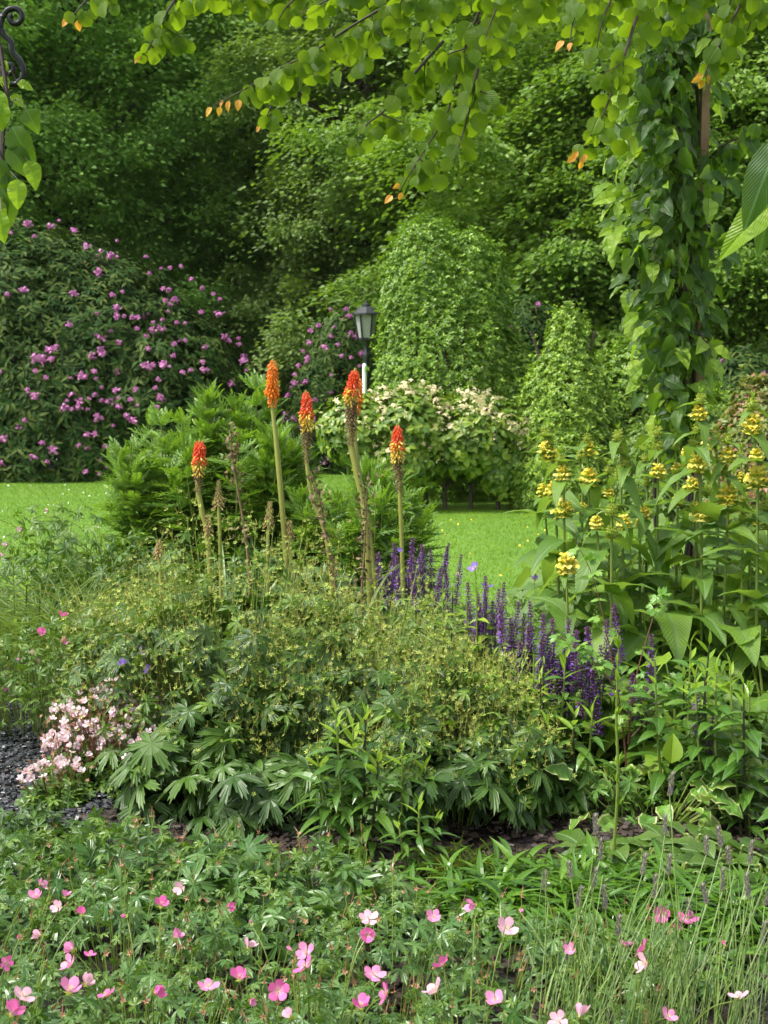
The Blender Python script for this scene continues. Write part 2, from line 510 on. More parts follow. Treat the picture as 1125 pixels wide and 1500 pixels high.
M_slate = leafmat("slate_chip", [(0.014, 0.015, 0.018), (0.035, 0.038, 0.043), (0.084, 0.09, 0.098)], .25, 0)
M_chip = leafmat("bark_chip", [(.018, .011, .008), (.035, .023, .015), (.065, .045, .03)], .6, 0)
M_floor = plain("leaf_litter", (.02, .022, .01), .95, noise=(.04, .04, .018), scale=3, bump=.5)
M_daisy = leafmat("daisy_petal", [(.8, .8, .75), (.85, .85, .8)], .6, .2, (.9, .9, .8))
M_butter = leafmat("buttercup_petal", [(.85, .65, .03), (.85, .7, .05)], .5, .2, (.9, .7, .05))


def lawn_mat():
    m, n, p = newmat("lawn_turf")
    tc = n.nodes.new("ShaderNodeTexCoord")
    r = n.nodes.new("ShaderNodeValToRGB")
    a = n.nodes.new("ShaderNodeTexNoise"); a.inputs["Scale"].default_value = 1.2; a.inputs["Detail"].default_value = 12; a.inputs["Roughness"].default_value = .7
    n.links.new(tc.outputs["Object"], a.inputs["Vector"])
    r.color_ramp.elements[0].position = .3; r.color_ramp.elements[1].position = .7
    r.color_ramp.elements[0].color = (.06, .15, .008, 1); r.color_ramp.elements[1].color = (.12, .23, .014, 1)
    n.links.new(a.outputs[0], r.inputs[0]); n.links.new(r.outputs[0], p.inputs["Base Color"])
    p.inputs["Roughness"].default_value = .8
    return m


M_lawn = lawn_mat()

# ------------------------------------------------------------------ the ground
def sheet(name, x0, x1, y0, y1, nx, ny, hf, mat, kind='structure'):
    g = Geo()
    xs, ys = np.linspace(x0, x1, nx), np.linspace(y0, y1, ny)
    XX, YY = np.meshgrid(xs, ys)
    V = np.stack([XX, YY, hf(XX, YY)], -1).reshape(-1, 3)
    i = np.arange(nx - 1)[None] + (np.arange(ny - 1) * nx)[:, None]
    q = np.stack([i, i + 1, i + nx + 1, i + nx], -1).reshape(-1, 4)
    g.add(V, q, None, V[:, :2])
    return tag(put(name, g, mat, smooth=True), kind=kind)


sheet('lawn', -300, 300, -300, 300, 2, 2, lambda x, y: 0 * x, M_lawn)
bump = lambda x, y: .02 + .015 * np.sin(x * 5 + y * 3) * np.sin(y * 4.3 - x * 2) + .006 * np.sin(x * 31) * np.sin(y * 37)
sheet('planting_bed', -5, 6, 1.2, 8.3, 220, 170, bump, M_soil)
sheet('woodland_floor', -60, 60, 46, 120, 2, 2, lambda x, y: 0 * x + .012, M_floor)
sheet('driveway', -9, -.9, 24.5, 46, 2, 2, lambda x, y: 0 * x + .008, M_drive)
g = Geo()
def box(g, c, s, mat=0):
    c = np.array(c, float); s = np.array(s, float) / 2
    v = np.array([(a, b, d) for a in (-1, 1) for b in (-1, 1) for d in (-1, 1)]) * s + c
    g.add(v, [(0, 1, 3, 2), (4, 6, 7, 5), (0, 4, 5, 1), (2, 3, 7, 6), (0, 2, 6, 4), (1, 5, 7, 3)], None, None, mat)
box(g, (-5, 46.1, .06), (8.2, .2, .14))
tag(put('kerb', g, M_kerb), kind='structure')

# slate chips on the left of the bed, bark chips on the right
def chips(name, n, x0, x1, y0, y1, mat, smin, smax, keep):
    g = Geo()
    P = np.stack([RNG.uniform(x0, x1, n), RNG.uniform(y0, y1, n), np.zeros(n)], 1)
    P = P[keep(P[:, 0], P[:, 1])]
    P[:, 2] = bump(P[:, 0], P[:, 1]) + RNG.uniform(.003, .02, len(P))
    n = len(P)
    cv = np.array([(-.5, -.35, -.1), (.45, -.4, -.1), (.55, .3, -.1), (-.35, .45, -.1), (-.42, -.3, .1), (.4, -.32, .1), (.45, .25, .1), (-.3, .36, .1)])
    ct = (cv, np.array([(4, 5, 6, 7), (0, 1, 5, 4), (1, 2, 6, 5), (2, 3, 7, 6), (3, 0, 4, 7)]), np.zeros((0, 3), int), np.zeros((8, 2)))
    a = RNG.uniform(0, 2 * pi, n)
    N = unit(np.stack([RNG.normal(0, .35, n), RNG.normal(0, .35, n), np.ones(n)], 1))
    g.inst(ct, frames(np.stack([np.cos(a), np.sin(a), 0 * a], 1), N, RNG.uniform(smin, smax, n), RNG.uniform(.6, 1.3)), P)
    return tag(put(name, g, mat), kind='stuff')
chips('slate_chips', 42000, -3.2, -.55, 3.9, 6.6, M_slate, .008, .024, lambda x, y: x < -.8 + (5.4 - y) * -.15 + .08 * np.sin(y * 9))
chips('bark_mulch', 12000, -.7, 2.2, 3.0, 5.4, M_chip, .012, .04, lambda x, y: x > -.9)

chips('leaf_litter_bits', 2600, -3.2, -.6, 3.9, 6.6, M_chip, .008, .03, lambda x, y: np.sin(x * 7) * np.sin(y * 5 + 1) > .05)
chips('fallen_petals', 160, -2.0, -.9, 4.2, 5.6, M_blush, .006, .012, lambda x, y: x < 9)
# lawn blades, daisies and buttercups
g = Geo(); n = 260000
P = np.stack([RNG.uniform(-6, 5, n), 8.2 + 16 * RNG.uniform(0, 1, n) ** 1.25, np.zeros(n)], 1)
P = P[np.abs(P[:, 0]) < P[:, 1] * .3 + .6]; n = len(P)
bl = (np.array([(-.06, 0, 0), (.06, 0, 0), (0, .95, .3)]), np.zeros((0, 4), int), np.array([(0, 1, 2)]), np.zeros((3, 2)))
D = unit(np.stack([RNG.normal(0, .5, n), RNG.normal(0, .5, n), np.ones(n)], 1))
g.inst(bl, frames(D, rnd(n), RNG.uniform(.016, .032, n), 2.0), P)
tag(put('grass', g, M_lawnb), kind='stuff')
disk = (np.array([(cos(a), sin(a), .12 * (i % 2)) for i, a in enumerate(np.linspace(0, 2 * pi, 8, endpoint=False))] + [(0, 0, .1)]), np.zeros((0, 4), int), np.array([(8, i, (i + 1) % 8) for i in range(8)]), np.zeros((9, 2)))
for nm, mt, cnt, box_ in (('daisies', M_daisy, 60, (-5.5, -3.2, 13, 21)), ('buttercups', M_butter, 70, (-.5, 3, 10, 15))):
    g = Geo()
    P = np.stack([RNG.uniform(box_[0], box_[1], cnt), RNG.uniform(box_[2], box_[3], cnt), RNG.uniform(.04, .07, cnt)], 1)
    g.inst(disk, frames(rnd(cnt), np.tile([0, -.5, 1.], (cnt, 1)), RNG.uniform(.008, .012, cnt)), P)
    tag(put(nm, g, mt), kind='stuff')

# ------------------------------------------------------------------ trees
def crown_geo(rng, lobes, ncl, nleaf, size, cr, flat=.6, tmpl=leafq, up=.9, inner=.72):
    g = Geo()
    w = np.array([l[1][0] * l[1][2] for l in lobes]); w = w / w.sum()
    idx = rng.choice(len(lobes), ncl, p=w)
    c = np.array([lobes[i][0] for i in idx]); r = np.array([lobes[i][1] for i in idx])
    u = rnd(ncl, rng)
    cc = c + u * r * rng.uniform(inner, 1.02, (ncl, 1))
    k = np.repeat(np.arange(ncl), nleaf)
    n = len(k)
    off = rng.normal(size=(n, 3)) * np.array([1, 1, flat]) * (cr * rng.uniform(.55, 1.25, ncl))[k][:, None]
    # each cluster hangs as a shallow umbrella
    off[:, 2] -= .35 * (off[:, 0] ** 2 + off[:, 1] ** 2) / cr
    P = cc[k] + off
    Dv = unit(off * np.array([1, 1, .2]) + u[k] * .4 * cr + rng.normal(size=(n, 3)) * .35 * cr + np.array([0, 0, -.25 * cr]))
    N = unit(np.array([0, 0, up]) + u[k] * .5 + rng.normal(size=(n, 3)) * .45)
    g.inst(tmpl, frames(Dv, N, size * rng.uniform(.7, 1.3, n)), P)
    return g, cc


def trunk_geo(rng, H, r0, lobes, lean=0):
    g = Geo()
    top = np.array([lean, 0, H * .8])
    pts = spline([(0, 0, -.1), (lean * .2 + rng.normal(0, .1), 0, H * .25), (lean * .6, rng.normal(0, .15), H * .55), top], 5)
    g.tube(pts, [r0 * 1.25, r0 * .9, r0 * .65, r0 * .15], 10)
    for c, r in lobes:
        z = max(H * .12, min(H * .7, c[2] - r[2] * .6 - .4))
        s = np.array([lean * z / H, 0, z])
        e = np.array(c)
        m = (s + e) / 2 + np.array([0, 0, -.15 * np.linalg.norm(e - s)]) * .6
        g.tube(spline([s, m, e], 5), [r0 * .38, r0 * .22, r0 * .05], 6)
    return g


def mk_lobes(rng, n, R, z0, z1, lr, flat=.7):
    out = []
    for i in range(n):
        t = (i + .5) / n
        z = z0 + (z1 - z0) * t
        prof = sin(pi * (.22 + .7 * t)) ** .7
        a = i * 2.4 + rng.uniform(-.4, .4)
        d = R * prof * rng.uniform(.45, .8)
        s = lr * rng.uniform(.75, 1.25)
        out.append(((cos(a) * d, sin(a) * d, z), (s, s, s * flat)))
    out.append(((0, 0, (z0 + z1) / 2), (R * .5, R * .5, (z1 - z0) * .42)))
    return out


def make_tree(name, loc, label, group, cfg, mat, rot=0):
    rng = np.random.default_rng(cfg['seed'])
    lobes = cfg.get('lobes') or mk_lobes(rng, cfg['n'], cfg['R'], cfg['z0'], cfg['H'] - .5, cfg['lr'], cfg.get('lf', .7))
    root = empty(name, loc, label, 'tree', group)
    root.rotation_euler[2] = rot
    g, cc = crown_geo(rng, lobes, cfg['ncl'], cfg['nl'], cfg['size'], cfg['cr'], cfg.get('flat', .55))
    WL['o'] = np.zeros(3)
    for nm, gg, mm, sm in (('crown', g, mat, False), ('trunk', trunk_geo(rng, cfg['H'], cfg['r0'], lobes, cfg.get('lean', 0)), M_bark, True)):
        o = bpy.data.objects.new(nm, gg.mesh(nm, mm, (0, 0, 0), sm)); C.objects.link(o); o.parent = root
    return root


cfgA = dict(seed=1, H=14.5, R=5.2, z0=2.6, n=22, lr=1.9, ncl=800, nl=150, size=.125, cr=.35, r0=.3)
cfgB = dict(seed=2, H=13, R=3.7, z0=1.9, n=20, lr=1.35, ncl=620, nl=170, size=.112, cr=.28, r0=.33)
cfgC = dict(seed=3, H=9.6, R=3.3, z0=1.2, n=22, lr=1.25, lf=.3, ncl=620, nl=165, size=.112, cr=.40, r0=.16, flat=.16)
cfgD = dict(seed=4, H=18.5, R=5.4, z0=3.5, n=24, lr=2.2, ncl=850, nl=110, size=.17, cr=.55, r0=.32)

GW = 'woodland trees beyond the lawn'
tA = make_tree('broadleaf_tree', (X(120, 34), 34, 0), 'mid green spreading broadleaf tree rising behind the large rhododendron', GW, cfgA, M_woodA, .4)
tB = make_tree('oak_tree', (X(535, 32), 32, 0), 'pale green tree with low rounded leaf clumps behind the lamp post', GW, cfgB, M_woodB, 2.3)
tC = make_tree('layered_tree', (X(850, 25.5), 25.5, 0), 'bright green tree with flat layered branches behind the tall evergreen shrub', GW, cfgC, M_woodC, 0)
tD = make_tree('woodland_tree', (X(330, 45), 45, 0), 'tall dark tree in the gap right of the spreading broadleaf tree', GW, cfgD, M_woodD, 1.)


def tcopy(src, px, Y, rot, sc, label, mat=None):
    c = copy_tree(src); c.location = (X(px, Y), Y, 0); c.rotation_euler[2] = rot; c.scale = (sc, sc, sc); c['label'] = label
    if mat:
        me2 = src.children[0].data.copy() if mat.name not in MC else MC[mat.name + src.name]
        for ch in c.children:
            if ch.name.startswith('crown'):
                key = src.name + mat.name
                if key not in MC:
                    m2 = ch.data.copy(); m2.materials[0] = mat; MC[key] = m2
                ch.data = MC[key]
    return c
MC = {}
tcopy(tC, 1110, 24, 2.2, .98, 'bright layered tree at the right edge of the photo behind the vine post')
tcopy(tC, 700, 30, 4.0, 1.1, 'layered tree partly hidden behind the top of the tall evergreen shrub')
tcopy(tA, -120, 32, 2.0, 1.0, 'broadleaf tree at the far left edge behind the scrolled iron arch')
tcopy(tA, 330, 40, 4.4, 1.1, 'broadleaf tree above the dark gap between rhododendron and lamp')
tcopy(tB, 620, 39, .8, 1.15, 'round clumped tree showing above the evergreen shrub', M_woodD)
tcopy(tA, 760, 41, 5.1, 1.12, 'broad tree filling the sky between hanging katsura branches')
tcopy(tB, 960, 37, 3.3, 1.2, 'round clumped tree directly behind the vine covered post', M_woodA)
tcopy(tA, 1230, 36, 1.2, 1.1, 'broad tree just beyond the right edge of the photo')
for i, (px, Y, lab) in enumerate([(-260, 48, 'tall dark back row tree farthest to the left'), (-40, 53, 'tall dark back row tree behind the left edge broadleaf tree'),
                                  (150, 50, 'tall dark back row tree behind the spreading broadleaf tree'), (440, 54, 'tall dark back row tree left of the lamp'),
                                  (590, 50, 'tall dark back row tree straight behind the lamp post'), (740, 54, 'tall dark back row tree right of the evergreen shrub top'),
                                  (890, 49, 'tall dark back row tree left of the vine post'), (1050, 53, 'tall dark back row tree right of the vine post'),
                                  (1230, 48, 'tall dark back row tree second from the far right'), (1420, 52, 'tall dark back row tree farthest to the right')]):
    tcopy(tD, px, Y, i * 1.3, 1.0 + .08 * (i % 3), lab)
# understory bushes below the trees
rng = np.random.default_rng(9)
GU = 'dark bushes under the woodland trees'
lobes = [((0, 0, 1.2), (1.9, 1.6, 1.7)), ((1.3, .3, .9), (1.4, 1.2, 1.3)), ((-1.3, -.2, 1.0), (1.4, 1.3, 1.4)), ((.2, 0, 2.2), (1.3, 1.2, 1.1))]
gU, _ = crown_geo(rng, lobes, 420, 110, .12, .3, .6)
meU = gU.mesh('foliage', M_woodD)
gs = Geo()
for a in range(5):
    gs.tube(spline([(0, 0, -.05), (cos(a) * .4, sin(a) * .4, .8), (cos(a * 1.3) * 1.1, sin(a * 1.3) * .9, 2.0)], 4), [.06, .04, .02], 6)
meUs = gs.mesh('stem', M_bark, smooth=True)
for i, (px, Y, sc, lab) in enumerate([(-150, 30, 1.2, 'dark bush behind the left end of the large rhododendron'), (300, 47.5, 1.3, 'dark bush under the trees right of the large rhododendron'),
                                      (395, 49, 1.15, 'dark bush at the far end of the grey driveway'), (470, 47.5, 1.1, 'dark bush behind the small purple rhododendron'), (420, 52, 1.8, 'tallest dark bush in the shady gap left of the lamp'),
                                      (600, 31, 1.0, 'dark bush behind the lamp post and evergreen'), (760, 30, 1.15, 'dark bush between the evergreen shrub and the cone shaped shrub'),
                                      (930, 28, 1.1, 'dark bush behind the vine post'), (1080, 22, .62, 'dark low bush by the right edge'), (1240, 26, 1.2, 'dark bush beyond the right edge of the photo'), (520, 56, 2.2, 'broad dark bush farthest back behind the lamp'), (330, 56, 2.2, 'broad dark bush farthest back behind the driveway')]):
    r = empty('laurel_bush', (X(px, Y), Y, 0), lab, 'bush', GU)
    r.rotation_euler[2] = i * 1.7; r.scale = (sc,) * 3
    for nm, me in (('foliage', meU), ('stem', meUs)):
        o = bpy.data.objects.new(nm, me); C.objects.link(o); o.parent = r
# far wood as one mass
g = Geo(); n = 60000
P = np.stack([RNG.uniform(-34, 34, n), RNG.uniform(62, 70, n), 15.5 * RNG.uniform(0, 1, n)], 1)
P[:, 2] *= .8 + .2 * np.sin(P[:, 0] * .8) * np.sin(P[:, 0] * .33 + 1)
g.inst(leafq, frames(unit(RNG.normal(size=(n, 3)) + [0, 0, -.4]), unit(RNG.normal(size=(n, 3)) * .6 + [0, -.3, .8]), RNG.uniform(.35, .6, n)), P)
tag(put('distant_wood', g, M_woodD), label='far dark wood closing the view behind the garden trees', kind='stuff')

# ------------------------------------------------------------------ shrubs on the lawn
def shell(rng, lobes, n, inner=.85, jitter=0.0, zmin=.02):
    """points and outward normals on the outside of a union of ellipsoids"""
    c = np.array([l[0] for l in lobes], float); r = np.array([l[1] for l in lobes], float)
    a = r[:, 0] * r[:, 2]; idx = rng.choice(len(lobes), n * 2, p=a / a.sum())
    u = rnd(n * 2, rng)
    f = rng.uniform(inner, 1, (n * 2, 1))
    ph = (np.sin(u[:, :1] * 9 + u[:, 1:2] * 7) * np.sin(u[:, 2:3] * 11 + idx[:, None]) + .7 * np.sin(u[:, :1] * 23 + idx[:, None] * 2) * np.sin(u[:, 2:3] * 21 + u[:, 1:2] * 17)) * jitter
    P = c[idx] + u * r[idx] * (f + ph)
    ok = P[:, 2] > zmin
    for j in range(len(lobes)):
        ins = (((P - c[j]) / r[j]) ** 2).sum(1) < .72
        ok &= ~(ins & (idx != j))
    P, u, idx = P[ok][:n], u[ok][:n], idx[ok][:n]
    return P, unit(u / r[idx])


def rosettes(g, rng, P, N, tmpl, size, k=6, open_=.9, mat=0, droop=.1):
    n = len(P)
    t1 = unit(np.cross(N, rng.normal(size=(n, 3)))); t2 = np.cross(N, t1)
    for j in range(k):
        a = 2 * pi * j / k + rng.uniform(-.3, .3, n)
        D = unit(N * (1 - open_ * .6) + (t1 * np.cos(a)[:, None] + t2 * np.sin(a)[:, None]) * open_ + np.array([0, 0, -droop]))
        g.inst(tmpl, frames(D, N + rng.normal(size=(n, 3)) * .15, size * rng.uniform(.75, 1.2, n)), P + rng.normal(size=(n, 3)) * size * .15, mat)


# big rhododendron
def truss_mesh(name, rng, r, n, mat):
    g = Geo(); u = rnd(n, rng); u[:, 2] = np.abs(u[:, 2]) * .9 - .15; u = unit(u)
    g.inst(T_LON_W, frames(unit(rng.normal(size=(n, 3)) + [0, 0, .3]), u, r * .6 * rng.uniform(.7, 1.2, n)), u * r * .62)
    return g.mesh(name, mat)
T_LON_W = leaf_t(P_OB, .36, 3, -.2, .25)
rr = np.random.default_rng(21)
Yr = 23.5
lob = [((-6.1, Yr, .6), (3.3, 2.6, 3.55)), ((-3.7, Yr - .1, .55), (1.65, 2.2, 2.35)), ((-4.6, Yr, .9), (1.9, 2.3, 2.75)), ((-8.8, Yr, .5), (2.4, 2.3, 3.5)), ((-5.2, Yr - .8, .3), (2.0, 1.8, 2.2))]
root = empty('rhododendron', (-5.5, Yr, 0), 'huge domed rhododendron with scattered lilac pink flowers at the left edge of the lawn', 'shrub')
g = Geo()
P, N = shell(rr, lob, 13500, .86, .05)
rosettes(g, rr, P, unit(N + [0, 0, .25]), T_LON, .155, 7, .9, droop=.3)
put('foliage', g, M_rhod, root)
g = Geo()
for i in range(14):
    x = rr.uniform(-7.5, -3.5)
    g.tube(spline([(x, Yr + rr.uniform(-1, 1), -.05), (x + rr.normal(0, .3), Yr - .4, .9), (x + rr.normal(0, .6), Yr - rr.uniform(.2, 1), 2.2)], 4), [.07, .05, .03], 6)
put('stem', g, M_bark, root)
tm = [truss_mesh('flower_truss', rr, .057, 60, M_lilac) for _ in range(3)]
pix = [(107, 340), (18, 345), (52, 350), (88, 327), (110, 342), (172, 356), (148, 376), (173, 380), (215, 380), (237, 397), (250, 396), (266, 394), (281, 413), (220, 404), (297, 426), (313, 434), (323, 442), (146, 400), (166, 436), (180, 431), (12, 436), (240, 427), (248, 429), (243, 444), (250, 450), (247, 461), (143, 463), (183, 467), (195, 469), (203, 469), (226, 476), (238, 472), (260, 476), (272, 477), (295, 461), (322, 464), (163, 489), (202, 485), (148, 499), (175, 506), (152, 523), (214, 497), (236, 487), (256, 508), (272, 502), (302, 512), (254, 525), (336, 503), (350, 499), (351, 508), (357, 528), (361, 546), (218, 515), (211, 539), (218, 540), (226, 539), (241, 540), (297, 534), (280, 546), (268, 549), (52, 530), (76, 518), (84, 511), (76, 530), (53, 547), (69, 557), (105, 557), (121, 555), (140, 548), (142, 558), (150, 571), (53, 586), (41, 574), (150, 590), (158, 592), (132, 588), (140, 582), (175, 587), (192, 589), (203, 597), (200, 574), (228, 572), (236, 584), (95, 603), (106, 603), (130, 603), (143, 613), (142, 620), (150, 616), (167, 627), (5, 647), (63, 653), (78, 664), (22, 667), (70, 680), (117, 656), (128, 659), (155, 658), (163, 658), (140, 639), (148, 677), (158, 687), (127, 695), (147, 697), (187, 672), (195, 621), (208, 640), (176, 600), (187, 612), (100, 590), (38, 620), (233, 560), (232, 600)]
rr.shuffle(pix)
c_ = np.array([l[0] for l in lob]); r_ = np.array([l[1] for l in lob])
def hit(px, py, c_, r_):
    o = np.array([0, 0, CAM_H]); d = unit(at(px, py, 10) - o)
    best = 1e9
    for c, r in zip(c_, r_):
        oc = (o - c) / r; dd = d / r
        A = dd @ dd; B = 2 * oc @ dd; Cc = oc @ oc - 1
        q = B * B - 4 * A * Cc
        if q > 0:
            t = (-B - sqrt(q)) / 2 / A
            if t > 0: best = min(best, t)
    return o + d * best if best < 1e8 else None
gm = Geo(); k = 0
for px, py in pix:
    h = hit(px, py, c_, r_)
    if h is None: h = at(px, py, Yr)
    h = h + np.array([0, -.06, .03])
    if k < 96:
        putmesh('flower_truss', tm[k % 3], root, h, (rr.uniform(-.5, .2), rr.uniform(-.4, .4), rr.uniform(0, 6)), rr.uniform(.6, 1.05))
    else:
        u = rnd(22, rr); u[:, 2] = np.abs(u[:, 2]); gm.inst(T_LON_W, frames(rnd(22, rr), u, .07), h + u * .05)
    k += 1
P, N = shell(rr, lob, 900, .99, .05)
P = P[(P[:, 1] < Yr - .4)][:110]
for p in P:
    p = p + [0, -.06, .02]; u = rnd(22, rr); u[:, 2] = np.abs(u[:, 2]); gm.inst(T_LON_W, frames(rnd(22, rr), u, .06), p + u * .04)
tag(put('flower_trusses', gm, M_lilac, root), kind='stuff')

# small purple rhododendrons
def small_rhodo(px, Y, R, H, label, nfl, seed, fsz=1.0):
    q = np.random.default_rng(seed)
    x = X(px, Y)
    root = empty('rhododendron', (x, Y, 0), label, 'shrub')
    lob = [((x, Y, H * .35), (R, R, H * .65)), ((x - R * .4, Y - .1, H * .25), (R * .8, R * .8, H * .5)), ((x + R * .4, Y, H * .4), (R * .7, R * .7, H * .55))]
    g = Geo(); P, N = shell(q, lob, 1500, .8, .08); rosettes(g, q, P, N, T_LON, .13, 7, .95, droop=.3)
    put('foliage', g, M_rhod, root)
    g = Geo()
    for i in range(5): g.tube(spline([(x, Y, -.05), (x + q.normal(0, .2), Y, .5), (x + q.normal(0, .4), Y - .2, H * .7)], 4), [.05, .03, .015], 6)
    put('stem', g, M_bark, root)
    P, N = shell(q, lob, nfl * 3, .98)
    P = P[P[:, 1] < Y][:nfl]
    for p in P:
        putmesh('flower_truss', tm[q.integers(3)], root, p, (q.uniform(-.6, .2), q.uniform(-.4, .4), q.uniform(0, 6)), q.uniform(.7, 1.2) * fsz)
small_rhodo(497, 23.5, .75, 2.75, 'purple flowered rhododendron left of the black lamp post', 92, 5)
small_rhodo(765, 20.5, .75, 2.75, 'rhododendron with few mauve flowers right behind the tall evergreen shrub', 22, 6)
small_rhodo(1085, 20, .6, 2.0, 'dark purple flowered rhododendron in shade right of the vine post', 30, 7, .8)


def evergreen(name, label, px, Y, parts, nros, mat, seed, size=.062):
    q = np.random.default_rng(seed)
    x = X(px, Y)
    root = empty(name, (x, Y, 0), label, 'shrub')
    lob = [((x + a, Y + b, c), r) for a, b, c, r in parts]
    g = Geo(); P, N = shell(q, lob, nros, .86, .055)
    N = unit(N + np.array([0, 0, .45]))
    rosettes(g, q, P, N, T_EV, size * q.uniform(.8, 1.1), 6, .8, droop=-.1)
    k = q.uniform(size=len(P)) < .08
    sh = P[k] + N[k] * q.uniform(.02, .13, (k.sum(), 1)) * [1, 1, 1.2]
    rosettes(g, q, sh, unit(N[k] + [0, 0, .8]), T_EV, size * 1.05, 5, .6)
    put('foliage', g, mat, root)
    g = Geo()
    for i in range(6): g.tube(spline([(x + q.normal(0, .1), Y, -.05), (x + q.normal(0, .2), Y, .7), (x + q.normal(0, .25), Y, parts[0][2] + parts[0][3][2] * .7)], 4), [.05, .035, .01], 6)
    put('stem', g, M_bark, root)
    return root
evergreen('evergreen_shrub', 'tall rounded pale green evergreen shrub just right of the lamp', 662, 18.3,
          [(-.05, 0, 1.3, (.98, .85, 1.7)), (-.33, 0, 2.55, (.6, .6, 1.05)), (.18, 0, 2.45, (.58, .55, 1.0)), (.72, -.1, .9, (.5, .5, 1.2)), (-.1, 0, .6, (.98, .9, 1.1))], 13500, M_everg, 31, .058)
evergreen('conical_shrub', 'cone shaped clipped evergreen between the cream flowered shrub and the yellow flowers', 828, 16.6,
          [(0, 0, 1.4, (.3, .3, 1.0)), (0, 0, .95, (.56, .5, 1.0)), (-.06, 0, .5, (.68, .6, .85)), (.1, 0, .3, (.78, .6, .6))], 8800, M_everd, 32, .054)
evergreen('clipped_hedge_shrub', 'low rounded evergreen shrub behind the yellow flowers left of the vine post', 930, 17.6,
          [(0, 0, .8, (.85, .7, 1.2)), (.6, 0, .6, (.7, .6, 1.0)), (-.3, -.1, .5, (.7, .6, .8))], 5200, M_everg, 33, .072)
evergreen('reddish_shrub', 'loose light green shrub with reddish tips at the right edge', 1120, 13.5,
          [(0, 0, .6, (.5, .5, .95)), (.4, 0, .5, (.5, .5, .8))], 1500, leafmat("reddish_leaf", [(.08, .16, .03), (.12, .2, .05), (.3, .12, .08)], .45, .3), 34, .075)

evergreen('evergreen_shrub', 'dark low shrub behind the tallest yellow sages', 1010, 15.5,
          [(0, 0, .55, (.55, .5, .75)), (.45, .1, .5, (.5, .5, .7)), (-.4, 0, .45, (.45, .5, .6))], 3200, M_woodB, 35, .055)
evergreen('evergreen_shrub', 'dark low shrub filling the right edge under the layered tree', 1130, 15.0,
          [(0, 0, .5, (.5, .5, .7)), (.5, .1, .5, (.5, .5, .8)), (-.4, 0, .35, (.4, .45, .5))], 2600, M_woodB, 36, .06)
# cream flowered shrub
q = np.random.default_rng(41)
Yc = 16.6
root = empty('flowering_dogwood', (X(640, Yc), Yc, 0), 'wide shrub covered in cream flowers at the far edge of the lawn', 'shrub')
lobc = [((X(530, Yc), Yc, .95), (.5, .5, .42)), ((X(600, Yc), Yc, .95), (.6, .6, .52)), ((X(690, Yc), Yc, .85), (.65, .6, .5)), ((X(735, Yc), Yc, .7), (.42, .45, .55)), ((X(585, Yc), Yc - .1, .6), (.6, .5, .38))]
g = Geo(); P, N = shell(q, lobc, 3300, .75, .1, .2)
rosettes(g, q, P, unit(N + [0, 0, .5]), T_OV, .10, 4, .9, droop=.35)
put('foliage', g, M_corn, root)
for i, px in enumerate((560, 625, 652, 690, 730)):
    g = Geo(); b = np.array([X(px, Yc), Yc - .05, -.03])
    g.tube(spline([b, b + [0, 0, .25], b + [.05, 0, .45]], 4), [.028, .022, .016], 6)
    for a in (-1, -.3, .5, 1):
        g.tube(spline([b + [0, 0, .22 + .06 * abs(a)], b + [a * .15, -.03, .45], b + [a * .32, 0, .85]], 4), [.014, .010, .005], 5)
    put('stem', g, M_bark, root, True)
br = Geo()
P4 = [frames(np.array([[cos(a), sin(a), .12]]), np.array([[0, 0, 1.]]), .038)[0] for a in (0, pi / 2, pi, 3 * pi / 2)]
fl4 = join_t([(T_OV, m, np.zeros(3)) for m in P4])
br.inst(fl4, frames(q.normal(size=(3, 3)), np.array([[0, -.4, 1.]] * 3), 1.0), q.normal(size=(3, 3)) * [.05, .04, .015])
meBr = br.mesh('flower_cluster', M_cream)
P, N = shell(q, lobc, 900, .99, .02, .55)
P = P[(P[:, 1] < Yc + .1) & (N[:, 2] > -.1) & (np.sin(P[:, 0] * 9 + 1) * np.sin(P[:, 2] * 11 + P[:, 0] * 3) > -.15)][:190]
gm = Geo()
for i, p in enumerate(P):
    if i < 98: putmesh('flower_cluster', meBr, root, p + [0, -.03, .03], (q.uniform(0, .5), q.uniform(-.3, .3), q.uniform(0, 6)), q.uniform(.8, 1.25))
    else: gm.inst(fl4, frames(q.normal(size=(2, 3)), np.array([[0, -.4, 1.]] * 2), 1.0), p + [0, -.02, .03] + q.normal(size=(2, 3)) * .03)
tag(put('flower_clusters', gm, M_cream, root), kind='stuff')

# lamp post
Yl = 19.0
lx = X(537, Yl)
root = empty('lamp_post', (lx, Yl, 0), 'black lantern on a post standing against the tall evergreen shrub', 'lamp post')
zt = at(540, 440, Yl)[2]; z0 = at(540, 497, Yl)[2]
g = Geo(); g.lathe([(.11, -.05), (.11, .08), (.07, .12), (.05, .5), (.045, .52), (.04, z0 - .25), (.055, z0 - .22), (.035, z0 - .18), (.035, z0 - .03), (.09, z0)], (lx, Yl, 0), 14)
put('post', g, M_lampmetal, root, True)
H = zt - z0
def frustum(g, z0, r0, z1, r1, sides=6, mat=0):
    g.lathe([(0, z0), (r0, z0), (r1, z1), (0, z1)], (lx, Yl, 0), sides, mat)
g = Geo(); frustum(g, z0 + .02, .105, z0 + H * .62, .155); pane = put('lantern_glass', g, M_glass, root)
g = Geo()
for i in range(6):
    a = i * pi / 3
    g.tube([(lx + cos(a) * .107, Yl + sin(a) * .107, z0), (lx + cos(a) * .16, Yl + sin(a) * .16, z0 + H * .63)], .013, 5)
g.lathe([(0, z0 - .01), (.1, z0 - .01), (.1, z0 + .02), (0, z0 + .02)], (lx, Yl, 0), 6)
put('lantern_frame', g, M_lampmetal, root)
